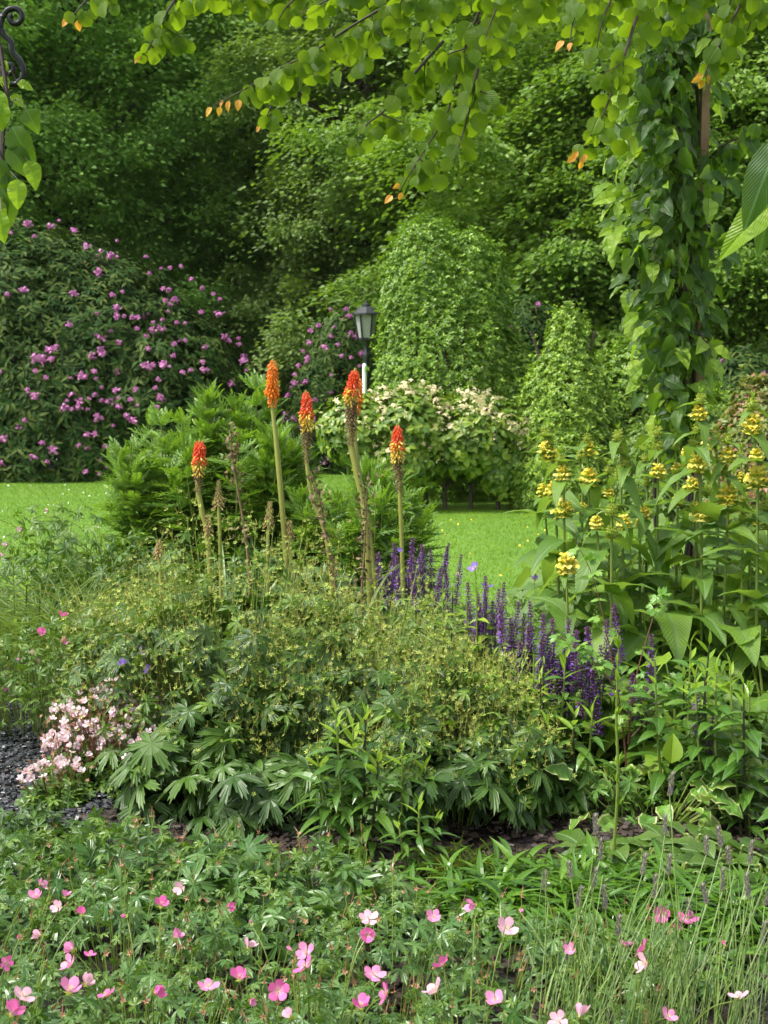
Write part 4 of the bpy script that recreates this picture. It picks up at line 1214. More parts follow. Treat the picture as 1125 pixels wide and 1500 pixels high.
# grasses at the left
def grass_clump(px, Y, n, L, spread, label, seed, mat, w=.006, kind='fine_grass'):
    q = np.random.default_rng(seed)
    b = np.array([X(px, Y), Y, 0.]); g = Geo()
    for k in range(n):
        strap_tuft(g, q, b + [q.normal(0, .06), q.normal(0, .05), 0], 1, L, spread, w * q.uniform(.6, 1.2))
    tag(put(kind, g, mat, loc=b), label, 'grass')
grass_clump(105, 6.45, 520, .88, .85, 'fine arching blue green grass clump at the left of the mound', 151, M_grassb)
grass_clump(150, 6.6, 380, .84, .75, 'fine grass clump overlapping the blue green one on its right', 152, M_grass)
grass_clump(50, 6.7, 360, .84, .7, 'fine grass clump nearest the left edge', 153, M_grassb)
grass_clump(160, 8.0, 60, 1.25, .45, 'tall dark strap grass against the left lawn', 154, M_grass, .013, 'tall_grass')
grass_clump(105, 8.2, 34, 1.15, .45, 'thin upright grass blades rising over the left lawn', 155, M_grass, .012, 'tall_grass')
grass_clump(690, 4.05, 240, .17, .9, 'small dark grass tuft right of the upright lance leaved plant', 156, M_grass, .004)

# ------------------------------------------------------------------ upright lance-leaved plants
def lance_plant(b, H, stems, ll, label, seed, mat=M_lance, young=M_lancel, wide=T_LA, name='lance_leaved_plant', group=None, dens=34):
    q = np.random.default_rng(seed)
    b = np.array([b[0], b[1], 0.])
    root = empty(name, b, label, 'plant', group)
    gy = Geo(); gl = Geo()
    for i, (dx, dy, h) in enumerate(stems):
        s = b + [dx * .4, dy * .4, 0]; e = b + [dx, dy, H * h]
        c = spline([s, (s + e) / 2 + [dx * .1, 0, 0], e], 10)
        g = Geo(); g.tube(c, [.0055, .0045, .0025], 6); put('stem', g, M_darkstem if i % 2 else M_stem, root)
        m = int(dens * h)
        t = np.linspace(.1, 1, m); p = c[(t * (len(c) - 1)).astype(int)]
        az = np.arange(m) * 2.4 + q.uniform(0, 6)
        el = .12 + 1.2 * t ** 7 + q.normal(0, .12, m)
        D = np.stack([np.cos(az) * np.cos(el), np.sin(az) * np.cos(el), np.sin(el)], 1)
        S = ll * (1 - .55 * t ** 6) * q.uniform(.75, 1.15, m) * (.55 + .45 * np.minimum(1, t * 2.5))
        F = frames(D, np.tile([0, 0, 1.], (m, 1)) + q.normal(size=(m, 3)) * .2, S)
        yg = t > .86
        gl.inst(wide, F[~yg], p[~yg]); gy.inst(T_LAU, F[yg], p[yg])
    put('leaves', gl, mat, root); put('young_leaves', gy, young, root)
    return root
M_darkstem = plain("dark_stem", (.035, .03, .02), .4)
lance_plant((X(525, 4.25), 4.25), .49, [(-.07, 0, 1), (.02, .03, .98), (-.13, .03, .7), (.06, -.02, .72), (-.02, .08, .85)], .125, 'upright plant with long glossy narrow leaves in front of the mound', 161, dens=40)
lance_plant((X(590, 4.4), 4.4), .33, [(0, 0, 1), (.07, .03, .8)], .11, 'shorter lance leaved shoot just right of the tallest glossy one', 162, dens=26)
lance_plant((X(615, 4.1), 4.1), .25, [(0, 0, 1), (.05, 0, .8), (-.06, .03, .75)], .09, 'small lance leaved shoot low beside the dark grass tuft', 163, dens=24)
GP = 'glossy upright perennials at the right'
for i, (px, Y, H, n, lab) in enumerate(((1000, 4.75, .62, 3, 'glossy upright perennial below the broad light leaf'), (1065, 4.6, .58, 3, 'glossy upright perennial right of the curled lime leaf'), (1115, 4.5, .62, 3, 'glossy upright perennial cut by the right edge'),
                                      (845, 4.7, .42, 3, 'glossy upright perennial right of the mound near bare soil'), (800, 4.95, .52, 2, 'leafy shoot among the lower purple spikes'), (1040, 4.95, .55, 3, 'glossy perennial half hidden behind the others at the right'), (1150, 4.2, .5, 3, 'glossy perennial just outside the right edge'), (950, 5.0, .45, 3, 'leafy shoot left of the broad light leaves'))):
    q = np.random.default_rng(170 + i)
    lance_plant((X(px, Y), Y), H, [(q.uniform(-.1, .1), q.uniform(-.08, .08), q.uniform(.75, 1)) for _ in range(n)], .125, lab, 170 + i, wide=T_LAW if i != 3 else T_LA, name='glossy_perennial', group=GP, dens=26) 
for i, (px, Y, H, lab) in enumerate(((15, 6.4, .70, 'pale green leafy shoot at the left edge beside the fine grass'), (35, 6.5, .62, 'pale green leafy shoot second from the left edge'), (88, 6.3, .5, 'short pale leafy shoot below the fine grass'))):
    lance_plant((X(px, Y), Y), H, [(0, 0, 1), (.05, .04, .85)], .07, lab, 180 + i, mat=M_lancel, name='pale_shoot', group='pale shoots at the left edge', dens=34)
for i, (px, py, Y, lab) in enumerate(((725, 985, 4.95, 'lime green leafy shoot tip in front of the purple spikes'), (785, 985, 4.95, 'lime green shoot among the middle purple spikes'), (650, 880, 5.7, 'lime green shoot below the first purple spikes'), (700, 885, 5.6, 'lime green shoot below the violet bloom'))):
    z = at(px, py - 25, Y)[2]
    lance_plant((X(px, Y), Y), z, [(0, 0, 1), (.04, .02, .93), (-.04, .02, .9)], .09, lab, 190 + i, mat=M_lancel, wide=T_LAW, name='lime_shoot', group='lime shoots below the purple spikes', dens=18)

# ------------------------------------------------------------------ salvia
def salvia_spike(q, L):
    g, gc = Geo(), Geo()
    n = int(L / .011)
    for k in range(n):
        t = k / n; z = t * L; r = .0205 * (1 - .72 * t ** 2)
        m = 5
        az = q.uniform(0, 6) + np.arange(m) * 2 * pi / m
        out = np.stack([np.cos(az), np.sin(az), 0 * az], 1)
        g.inst(T_LON, frames(unit(out + [0, 0, .5] + q.normal(size=(m, 3)) * .2), unit(np.tile([0, 0, 1.], (m, 1)) + q.normal(size=(m, 3)) * .3), .019 * (1 - .6 * t) + .004, 1.7), out * r * .45 + [0, 0, z], 0 if t < .86 and q.uniform() < .8 else 1)
        g.inst(T_LON, frames(unit(out * .8 + [0, 0, .8]), out, .012, 1.6), out * r * .3 + [0, 0, z], 1)
    g.tube([(0, 0, -.01), (0, 0, L)], [.003, .001], 4, 1)
    return g.mesh('flower_spike', [M_salv, M_salvc])
q = np.random.default_rng(200)
SM = [salvia_spike(q, L) for L in (.15, .19, .22, .25)]
SP = [(557, 808, 1), (577, 794, 2), (585, 812, 3), (601, 786, 2), (615, 795, 1), (622, 797, 3), (632, 804, 1), (643, 793, 3), (650, 800, 3), (668, 810, 3), (690, 852, 2), (702, 868, 2), (712, 842, 3), (708, 860, 2), (735, 852, 3), (741, 880, 2), (752, 905, 2), (766, 898, 2), (780, 880, 3), (775, 915, 1), (797, 898, 2), (812, 905, 2), (827, 905, 2), (835, 925, 1), (845, 922, 2), (870, 915, 1), (910, 884, 2), (888, 906, 1), (956, 928, 3), (820, 965, 1), (835, 960, 2), (855, 975, 1), (876, 978, 3), (928, 985, 1), (805, 955, 1), (720, 880, 1), (760, 935, 1), (865, 950, 1), (902, 960, 0), (940, 1000, 0), (790, 935, 1), (657, 838, 1), (610, 835, 1), (570, 835, 1), (1022, 1010, 0), (1040, 1045, 0), (597, 812, 1), (638, 830, 1), (808, 930, 2), (880, 945, 1), (726, 862, 1), (698, 880, 1), (750, 880, 1), (830, 940, 2)]
SPL = [(575, 6.6, 'purple salvia at the left end next to the torch lily leaves'), (640, 6.5, 'purple salvia standing tall against the lawn'), (705, 5.9, 'purple salvia around the violet bloom'), (755, 5.7, 'purple salvia in the thick middle of the row'),
       (812, 5.4, 'purple salvia right of the middle with crowded spikes'), (865, 5.3, 'purple salvia behind the reddish twig'), (945, 5.3, 'purple salvia with one lone tall spike below the broad leaves'), (1035, 4.9, 'purple salvia half hidden among glossy perennials')]
roots = []
for i, (px, Y, lab) in enumerate(SPL):
    q = np.random.default_rng(210 + i)
    b = np.array([X(px, Y), Y, 0.]); r = empty('purple_salvia', b, lab, 'plant', 'purple salvias in front of the lawn'); roots.append((px, Y, b, r, q))
    g = Geo(); n = 110
    a = q.uniform(0, 2 * pi, n); rr_ = np.sqrt(q.uniform(0, 1, n)) * .2
    P = b + np.stack([np.cos(a) * rr_, np.sin(a) * rr_, q.uniform(.08, .46, n)], 1)
    g.inst(T_OV, frames(unit(np.stack([np.cos(a), np.sin(a), q.uniform(-.3, .5, n)], 1)), unit(np.tile([0, 0, 1.], (n, 1)) + q.normal(size=(n, 3)) * .3), q.uniform(.04, .075, n), .9), P)
    put('leaves', g, M_salvl, r)
for px, py, s in SP:
    j = min(range(len(roots)), key=lambda k: abs(roots[k][0] - px))
    _, Y, b, r, q = roots[j]
    L = (.15, .19, .22, .25)[s]
    Ys = np.clip((CAM_H - .68) * 2060 / (py - 560), Y - .25, Y + .25)
    tip = at(px, py, Ys); p = tip - [0, 0, L]
    tl = (q.normal(0, .07), q.normal(0, .09), q.uniform(0, 6))
    putmesh('flower_spike', SM[s], r, p, tl)
    g = Geo(); g.tube(spline([[b[0] + (p[0] - b[0]) * .4, b[1], .02], (p + [b[0] * .0 + p[0], b[1], .05]) / 2, p], 5), [.004, .003], 5)
    put('stem', g, M_salvl, r)

# ------------------------------------------------------------------ yellow whorled Jerusalem sage
def whorl_mesh(name, q, yellow, r=.032):
    g = Geo()
    for lay, (zz, k, e) in enumerate(((-.35, 13, -.1), (0, 14, .25), (.3, 11, .7), (.5, 6, 1.2))):
        az = np.arange(k) * 2 * pi / k + lay * .3 + q.normal(0, .06, k)
        out = np.stack([np.cos(az), np.sin(az), 0 * az], 1)
        g.inst(fl_t, frames(unit(out * cos(e) + [0, 0, sin(e)]), rnd(k, q), r * .62, 1.5), out * r * .3 + [0, 0, zz * r], 0)
    g.lathe([(0, -.6 * r), (r * .5, -.5 * r), (r * .72, -.1 * r), (r * .66, .3 * r), (r * .4, .6 * r), (0, .7 * r)], (0, 0, 0), 12, 0)
    if yellow:
        hood = np.array([(0, 0, 0), (-.2, .3, .15), (.2, .3, .15), (-.28, .65, .42), (.28, .65, .42), (0, .55, .68), (-.24, 1.0, .3), (.24, 1.0, .3), (0, .2, .3), (0, 1.0, .62), (-.22, .8, -.28), (.22, .8, -.28), (0, .4, -.02)])
        ht = np.array([(0, 8, 1), (0, 2, 8), (1, 8, 5), (1, 5, 3), (2, 5, 8), (2, 4, 5), (3, 5, 9), (3, 9, 6), (4, 9, 5), (4, 7, 9), (12, 10, 11), (0, 10, 12), (0, 12, 11)])
        HT = (hood, np.zeros((0, 4), int), ht, np.zeros((len(hood), 2)))
        for lay in (0, 1, 2):
            k = int((13, 13, 7)[lay] * yellow)
            az = q.uniform(0, 2 * pi, k) if lay else np.arange(k) * 2 * pi / k + .12 * q.normal(size=k); out = np.stack([np.cos(az), np.sin(az), 0 * az], 1)
            g.inst(HT, frames(unit(out + [0, 0, -.05 + .6 * lay] + q.normal(size=(k, 3)) * .16), np.tile([0, 0, 1.], (k, 1)), r * .85 * q.uniform(.8, 1.15, k), 1.45), out * r * (.34 - .13 * lay) + [0, 0, (-.2 + .36 * lay) * r] + q.normal(size=(k, 3)) * r * .07, 1)
    return g.mesh(name, [M_calyx, M_yel])
q = np.random.default_rng(230)
WG = [whorl_mesh('green_whorl', q, 0, .027) for _ in range(2)]
WY = [whorl_mesh('yellow_whorl', q, y, .034) for y in (1.0, .8, .55)]
PH = [  # label, Y, base px, whorls (px,py,kind,size)
    ('yellow whorled sage at the left end with a doubled yellow whorl', 5.9, 826, [(799, 636, 'g', .9), (805, 649, 'g', .75), (801, 663, 'y', 1), (806, 668, 'y', .9), (813, 720, 'y', 1)]),
    ('yellow whorled sage, second from the left with three tiers', 5.7, 832, [(821, 674, 'g', .9), (824, 697, 'y', .9), (826, 750, 'y', 1.2)]),
    ('low yellow whorled sage stem leaning left near the lawn', 6.1, 818, [(797, 722, 'y', .9)]),
    ('slim yellow whorled sage with two yellow tiers, third from the left', 5.9, 873, [(860, 643, 'g', .8), (860, 662, 'y', 1), (862, 705, 'y', 1.15)]),
    ('sage stem with only green whorls in the middle of the group', 5.8, 925, [(905, 640, 'g', 1), (906, 658, 'g', 1.1), (917, 677, 'g', 1), (909, 694, 'g', 1.1)]),
    ('sage stem with one yellow whorl below two green ones', 6.0, 965, [(963, 634, 'g', 1), (964, 654, 'g', 1.1), (964, 695, 'y', .95)]),
    ('tallest many tiered yellow sage in front of the vine post', 5.6, 1035, [(1026, 587, 'g', 1), (1024, 609, 'y', .9), (1022, 629, 'g', .9), (1017, 648, 'g', 1.1), (1022, 684, 'y', 1.05), (1027, 757, 'y', 1.1)]),
    ('yellow sage half hidden behind the tallest tiered one', 5.9, 1015, [(1006, 664, 'y', .6), (1032, 660, 'y', .8), (1015, 712, 'y', .9), (1022, 746, 'y', .7)]),
    ('yellow sage between the two tallest stems', 5.6, 1062, [(1066, 645, 'g', 1), (1066, 671, 'y', .9), (1062, 691, 'g', .7), (1067, 731, 'y', 1.25)]),
    ('tall yellow sage at the right edge topped by a leafy tip', 5.5, 1116, [(1102, 594, 'g', 1.1), (1103, 626, 'y', 1.15), (1108, 671, 'y', .8), (1110, 706, 'y', 1.3)]),
    ('short sage stem with two green whorls low in the middle', 5.4, 900, [(896, 749, 'g', 1), (896, 782, 'g', 1.1)]),
    ('short sage stem with a half open whorl in the middle', 5.6, 925, [(915, 768, 'y', .8), (873, 769, 'y', .75)]),
    ('short sage stem with small yellow whorls left of the broad leaves', 5.9, 945, [(934, 722, 'g', .7), (937, 768, 'y', .5), (945, 755, 'y', .8)]),
    ('lowest yellow sage head at the left above the purple spikes', 5.4, 838, [(830, 832, 'y', 1.2)]),
    ('sage stem with a single green whorl behind the tallest ones', 6.0, 1045, [(1039, 720, 'g', 1), (1017, 740, 'g', .7)]),
    ('short sage stem with small yellow whorls at the right edge', 5.9, 1105, [(1107, 765, 'y', .6), (1099, 787, 'y', .55)]),
    ('sage stem with green whorls cut by the right edge', 5.6, 1135, [(1122, 742, 'g', .9), (1126, 770, 'g', 1)]),
    ('sage stem with a green whorl between the right hand yellow tiers', 5.8, 1095, [(1090, 730, 'g', .9), (1088, 760, 'g', .8)])]
q = np.random.default_rng(241)
for i, (bp, Y, py0, lab) in enumerate(((850, 6.3, 668, 'back row sage with small buds, leftmost'), (890, 6.4, 690, 'back row sage with small buds left of the middle'), (945, 6.4, 672, 'back row sage with small buds in the middle'), (990, 6.3, 655, 'back row sage with small buds left of the post'), (1050, 6.35, 640, 'back row sage with small buds right of the post'), (1085, 6.2, 668, 'back row sage with small buds near the right edge'))):
    PH.append((lab, Y, bp + 4, [(bp, py0, 'g', .8), (bp + 1, py0 + 34, 'y' if i % 2 else 'g', .7), (bp + 3, py0 + 80, 'y' if i % 3 == 0 else 'g', .8)]))
q = np.random.default_rng(240)
for i, (lab, Y, bp, wh) in enumerate(PH):
    b = np.array([X(bp, Y), Y, 0.]); root = empty('yellow_sage', b, lab, 'plant', 'yellow whorled sages at the right')
    wh2 = sorted(wh, key=lambda w: w[1])
    P = [at(w[0], w[1], Y) for w in wh2]
    c = spline([P[0] + [0, 0, .03]] + P + [b + [0, 0, .2], b], 6)
    g = Geo(); g.tube(c, [.004, .005, .006, .007], 7); put('stem', g, M_stem, root, True)
    for w, p in zip(wh2, P):
        me = (WY[q.integers(3)] if w[2] == 'y' else WG[q.integers(2)])
        putmesh('yellow_whorl' if w[2] == 'y' else 'green_whorl', me, root, p, (q.normal(0, .08), q.normal(0, .08), q.uniform(0, 6)), w[3])
    # paired leaves below each whorl and along the stem
    zs = [(p, .10 + .12 * min(1, (P[0][2] - p[2]) / .35)) for p in P]
    for zz in np.arange(.2, P[-1][2] - .06, .11): 
        j = np.argmin(abs(c[:, 2] - zz)); zs.append((c[j], .22))
    g = Geo(); a0 = q.uniform(0, pi)
    for p, s in zs:
        a0 += pi / 2
        for sg in (0, pi):
            a = a0 + sg + q.normal(0, .25)
            el = q.uniform(-.5, .85)
            g.inst(T_HEN, frames(np.array([[cos(a) * cos(el), sin(a) * cos(el), sin(el)]]), np.array([[0, 0, 1.]]) + q.normal(size=(1, 3)) * .15, s * q.uniform(.8, 1.15)), (p - [0, 0, .018])[None])
    put('leaves', g, M_phlo, root, True)
    # a small tip of leaves
    g = Geo(); m = 4; az = q.uniform(0, 6, m); t_ = P[0] + [0, 0, .03]
    g.inst(T_LON, frames(np.stack([np.cos(az) * .5, np.sin(az) * .5, 1 + 0 * az], 1), rnd(m, q), .035), np.tile(t_, (m, 1)))
    put('tip_leaves', g, M_vinel, root)
# basal clumps of huge soft leaves
def basal(px, Y, n, R, H, s, label, seed, mat, tm_, name='broad_leaved_clump', nose=.0):
    q = np.random.default_rng(seed)
    b = np.array([X(px, Y), Y, 0.]); root = empty(name, b, label, 'plant')
    g, gs = Geo(), Geo()
    for i in range(n):
        a = i * 2.4; r = R * sqrt((i + .5) / n); z = H * (1 - .55 * (r / R) ** 1.5) * q.uniform(.7, 1.05)
        p = b + [cos(a) * r, sin(a) * r, z]
        D = np.array([[cos(a), sin(a), -.1 + q.normal(0, .25) + nose]]); 
        g.inst(tm_, frames(D, np.array([[0, -.15, 1.]]) + q.normal(size=(1, 3)) * .18, s * q.uniform(.75, 1.2)), p[None])
        gs.tube(spline([b + (p - b) * [.3, .3, 0], (b + p) / 2 + [0, 0, .05], p], 4), [.006, .004], 5)
    put('leaves', g, mat, root, True); put('stem', gs, M_stem, root)
    return root
basal(880, 5.85, 26, .32, .62, .23, 'broad dark basal leaves at the left foot of the yellow sages', 251, M_phlo, T_HE)
basal(970, 5.7, 28, .34, .62, .26, 'broad heart shaped basal leaves in the middle below the yellow sages', 252, M_phlo, T_HE)
basal(1070, 5.6, 28, .34, .62, .26, 'broad basal leaves below the right hand yellow sages', 253, M_phlo, T_HE)
basal(1140, 5.3, 22, .3, .55, .26, 'broad basal leaves cut by the right edge', 254, M_phlo, T_HE)
basal(930, 6.3, 20, .3, .75, .2, 'higher soft leaves behind the yellow sages', 255, M_phlo, T_HE)
basal(1040, 6.3, 20, .3, .78, .2, 'higher soft leaves behind the tallest yellow sage', 256, M_phlo, T_HE)
basal(1010, 5.15, 9, .2, .50, .24, 'broad light green leaves spread flat below the dark heart shaped ones', 257, M_broad, T_HE)
basal(900, 5.3, 12, .2, .42, .14, 'light green mallow like leaves behind the lone purple spike', 258, M_broad, LOB3)

basal(850, 7.4, 30, .4, .72, .24, 'tall soft leaves at the lawn edge behind the left yellow sages', 259, M_phlo, T_HE)
basal(940, 7.5, 34, .45, .95, .24, 'tall soft leaves at the lawn edge behind the middle yellow sages', 260, M_phlo, T_HE)
basal(1040, 7.4, 34, .45, 1.0, .24, 'tall soft leaves behind the tallest yellow sage near the post', 2611, M_phlo, T_HE)
basal(1130, 7.2, 34, .42, 1.0, .24, 'tall soft leaves behind the right edge yellow sages', 2622, M_phlo, T_HE)
# variegated hosta with one upright curled leaf
q = np.random.default_rng(261)
b = np.array([X(970, 4.62), 4.62, 0.]); root = empty('hosta', b, 'variegated hosta with cream edged leaves and one upright lime leaf', 'plant')
ge, gi, gs = Geo(), Geo(), Geo()
T_H1 = leaf_t(P_OV, .34, 8, .25, .35, .25); T_H0 = leaf_t(P_OV, .27, 8, .25, .35, .25)
for i in range(40):
    a = q.uniform(0, 2 * pi); r = .30 * sqrt(q.uniform(.05, 1)); p = b + [cos(a) * r * 1.1, sin(a) * r * .6, q.uniform(.06, .2)]
    F = frames(np.array([[cos(a), sin(a), q.normal(.1, .35)]]), np.array([[0, -.2, 1.]]) + q.normal(size=(1, 3)) * .3, q.uniform(.07, .11))
    ge.inst(T_H1, F, p[None]); gi.inst(T_H0, F, (p + F[0][:, 2] * .02)[None])
    gs.tube([b + [cos(a) * r * .3, sin(a) * r * .2, 0], p], .003, 4)
put('margin', ge, M_hostae, root); put('foliage', gi, M_hosta, root); put('stem', gs, M_stem, root)
g = Geo(); p = at(983, 1118, 4.5); g.inst(leaf_t(P_OV, .34, 8, .5, .1), frames(np.array([[.12, .25, 1.]]), np.array([[0, -1., .3]]), .10), p[None]); o = put('upright_leaf', g, M_vinel, root); o['label'] = 'bright lime upright curled leaf'
b = np.array([X(880, 4.7), 4.7, 0.])
tangle(890, 4.75, .2, .2, 'pale yellowish foliage beside the tall thin green stalk', 262, n=110, mat=M_hosta, ls=.04)
tangle(1060, 4.75, .25, .25, 'low mixed foliage under the glossy perennials', 263, n=140, mat=M_gersm, ls=.045)

# tall thin stalk, reddish twig shrub
b = np.array([X(905, 4.1), 4.1, 0.]); root = empty('tall_green_stalk', b, 'tall thin green stalk with small clasping leaves in front of the purple spikes', 'plant')
q = np.random.default_rng(264)
pts = [at(906, 950, 4.1), at(903, 1050, 4.1), at(905, 1150, 4.1), b]
c = spline(pts, 8); g = Geo(); g.tube(c, [.002, .0045, .0055], 7); put('stem', g, M_stem, root)
g = Geo(); n = 40; k = q.integers(0, 20, n); az = q.uniform(0, 6, n)
g.inst(T_LON, frames(np.stack([np.cos(az) * .35, np.sin(az) * .35, 1 + 0 * az], 1), rnd(n, q), q.uniform(.025, .05, n)), c[np.clip(k // 2 * 2, 0, len(c) - 1)])
put('leaves', g, M_lancel, root)
q = np.random.default_rng(265)
b = np.array([X(930, 4.9), 4.9, 0.]); root = empty('red_stemmed_shrub', b, 'slender shrub with reddish twigs and lobed light green leaves', 'shrub')
gl = Geo()
for pth in ([(935, 1160), (912, 1060), (895, 960), (870, 850), (842, 790)], [(920, 1090), (930, 1000), (958, 900), (968, 870)], [(905, 1010), (860, 960), (815, 930)], [(925, 1080), (960, 1040), (985, 1000)]):
    P = [at(x, y, 4.9 + .02 * j) for j, (x, y) in enumerate(pth)]
    if pth[0][1] == 1160: P = [b] + P[1:]
    c = spline(P, 6); g = Geo(); g.tube(c, [.004, .0022, .0012], 5); put('twig', g, M_redstem, root)
    m = 22; k = q.integers(len(c) // 4, len(c), m); D = unit(q.normal(size=(m, 3)) * [1, 1, .4])
    gl.inst(LOB3, frames(D, unit([0, -.4, 1] + q.normal(size=(m, 3)) * .3), q.uniform(.022, .042, m)), c[k] + D * .02)
put('leaves', gl, M_hosta, root)

# strap-leaved and crinkled low plants at the right front
def strap_plant(px, Y, n, L, label, seed):
    q = np.random.default_rng(seed); b = np.array([X(px, Y), Y, 0.]); g = Geo()
    T = leaf_t(P_LA, .075, 7, .3, .75)
    a = q.uniform(0, 2 * pi, n); r = .15 * np.sqrt(q.uniform(0, 1, n))
    P = b + np.stack([np.cos(a) * r * 1.2, np.sin(a) * r, q.uniform(.0, .11, n)], 1)
    el = q.uniform(.35, 1.25, n); a = a + q.normal(0, .5, n)
    D = np.stack([np.cos(a) * np.cos(el), np.sin(a) * np.cos(el), np.sin(el)], 1)
    g.inst(T, frames(D, np.tile([0, 0, 1.], (n, 1)) + q.normal(size=(n, 3)) * .2, L * q.uniform(.6, 1.15, n)), P)
    tag(put('strap_leaved_plant', g, M_strap, loc=b), label, 'plant', 'bright green strap leaved clumps at the right front')
for i, (px, Y, L, lab) in enumerate(((690, 3.75, .17, 'bright strap leaved clump farthest left, beside the small grass tuft'), (745, 3.85, .18, 'bright strap leaved clump behind the wide pale pink bloom'), (800, 3.72, .18, 'bright strap leaved clump below the bare soil'), (850, 3.85, .18, 'strap leaved clump behind the first lavender heads'),
                                    (905, 3.7, .18, 'strap leaved clump at the foot of the tall thin stalk'), (960, 3.8, .17, 'strap leaved clump in the middle of the lavender'), (1020, 3.7, .17, 'strap leaved clump behind the hot pink blooms at the right'), (1080, 3.75, .17, 'strap leaved clump second from the right edge'), (1130, 3.6, .17, 'strap leaved clump cut by the right edge'),
                                    (1000, 3.4, .16, 'strap leaved clump in front of the others among lavender stems'), (900, 3.42, .15, 'small strap leaved clump in front of the tall thin stalk'))):
    strap_plant(px, Y, 200, L * .68, lab, 270 + i)
for i, (px, Y, lab) in enumerate(((900, 4.15, 'crinkled leaf rosette left of the hosta foot'), (960, 4.1, 'crinkled leaf rosette below the hosta'), (1030, 4.2, 'crinkled leaf rosette under the glossy perennials'), (1095, 4.1, 'crinkled leaf rosette near the right edge'), (1010, 3.95, 'crinkled leaf rosette closest to the strap leaved clumps'), (1140, 3.95, 'crinkled leaf rosette cut by the right edge'))):
    basal(px, Y, 17, .13, .13, .12, lab, 290 + i, M_crink, T_OVB, 'crinkled_leaf_plant', .35)
g = Geo(); strap_tuft(g, np.random.default_rng(299), np.array([X(773, 4.1), 4.1, 0]), 1, .27, .06, .016); tag(put('single_blade', g, M_strap, loc=(X(773, 4.1), 4.1, 0)), 'single upright green blade growing from the bare soil', 'plant')

# ------------------------------------------------------------------ lavender
q = np.random.default_rng(300)
def lav_head(q, L):
    g = Geo(); n = 46; t = np.arange(n) / n; az = np.arange(n) * 2.39996
    out = np.stack([np.cos(az), np.sin(az), 0 * az], 1); z = (np.floor(t * 6) / 6) * L + q.normal(0, .0015, n)
    g.inst(T_LON, frames(unit(out * .7 + [0, 0, 1.]), out, .011 * q.uniform(.8, 1.2, n), 1.3), out * .0035 + np.stack([0 * t, 0 * t, z], 1))
    return g.mesh('flower_head', M_lavh)
LH = [lav_head(q, l) for l in (.04, .05)]
LVP = [(840, 2.55, 'lavender plant with the leftmost grey violet heads'), (930, 2.5, 'lavender plant in the middle of the lower right'), (1020, 2.5, 'lavender plant second from the right'), (1110, 2.5, 'lavender plant in the lower right corner')]
LV = [(836, 1270), (846, 1312), (798, 1288), (870, 1283), (941, 1265), (979, 1265), (1036, 1308), (887, 1316), (1057, 1225), (1069, 1250), (1098, 1250), (1116, 1370), (981, 1150), (974, 1207), (873, 1207), (879, 1245), (1058, 1290), (1097, 1300), (830, 1395), (960, 1300), (905, 1355), (1010, 1330), (1035, 1235), (1120, 1310)]
LR = []
for i, (px, Y, lab) in enumerate(LVP):
    b = np.array([X(px, Y), Y, 0.]); r = empty('lavender', b, lab, 'plant', 'lavender plants at the lower right'); LR.append((px, b, r))
    g = Geo(); gl = Geo()
    for k in range(34):
        tipx = px + q.uniform(-50, 60); tipy = q.uniform(1270, 1440); Yk = Y + q.uniform(.05, .4)
        t = at(tipx, tipy, Yk); s = b + [q.normal(0, .06), q.uniform(0, .2), 0]
        g.tube(spline([s, s + (t - s) * [.3, .3, .55], t], 5), [.0013, .0009], 4)
    for k in range(45):
        s = b + [q.normal(0, .09), q.uniform(-.05, .25), q.uniform(.1, .42)]
        gl.inst(leaf_t(P_ST, .024, 3, .2, .2), frames(np.array([[q.normal(0, .35), q.normal(0, .35), 1.]]), rnd(1, q), q.uniform(.05, .1)), s[None])
    put('bare_stems', g, M_lav, r); put('leaves', gl, M_lav, r)
for px, py in LV:
    _, b, r = min(LR, key=lambda z: abs(z[0] - px))
    Yk = b[1] + q.uniform(.15, .5); p = at(px, py + 16, Yk); s = b + [q.normal(0, .05), .1, 0]
    g = Geo(); g.tube(spline([s, s + (p - s) * [.25, .3, .5], p], 6), [.0018, .0012], 4); st = put('flower_stalk', g, M_lav, r)
    h = putmesh('flower_head', LH[q.integers(2)], r, p, (q.normal(0, .1), q.normal(0, .1), 0), (.8, .8, 1) if q.uniform() < .5 else (.9, .9, .85)); h.parent = st

# ------------------------------------------------------------------ timber post and its climber
YP = 6.6
b = np.array([X(1019, YP), YP, 0.])
g = Geo(); box(g, (b[0], YP - .05, 1.75), (.036, .036, 3.7)); 
tag(put('timber_post', g, M_post, loc=b), 'weathered square timber post rising through the climber at the right', 'post')
q = np.random.default_rng(311)
root = empty('climbing_vine', b + [-.05, -.03, 0], 'leafy dark green climber covering the tall timber post', 'climber')
for i in range(4):
    z = np.linspace(0, 3.6, 26); w = q.uniform(0, 6)
    c = np.stack([b[0] - .1 + .09 * np.cos(z * 2.1 + w) - .06 * (z > 9), YP - .02 + .06 * np.sin(z * 2.1 + w), z], 1)
    g = Geo(); g.tube(c, [.012, .007], 5); put('stem', g, M_twig, root)
gl, gy, gs = Geo(), Geo(), Geo()
n = 1350
py = q.uniform(-20, 660, n)
half = np.interp(py, [60, 150, 300, 420, 520, 600, 660], [85, 78, 85, 75, 60, 42, 50])
half = half * (.84 + .16 * np.sin(py / 23.) * np.sin(py / 57. + 1))
cen = np.interp(py, [60, 200, 400, 560, 660], [985, 978, 985, 990, 985])
px = cen + half * np.clip(q.normal(0, .55, n), -1.15, 1.1)
Yv = YP + q.uniform(-.32, .2, n)
bare = (np.abs(px - 1020) < 17) & (((py > 115) & (py < 255)) | ((py > 455) & (py < 480)) | ((py > 525) & (py < 560)))
Yv[(np.abs(px - 1020) < 17) & ~bare & (q.uniform(size=n) < .7)] = YP - .16
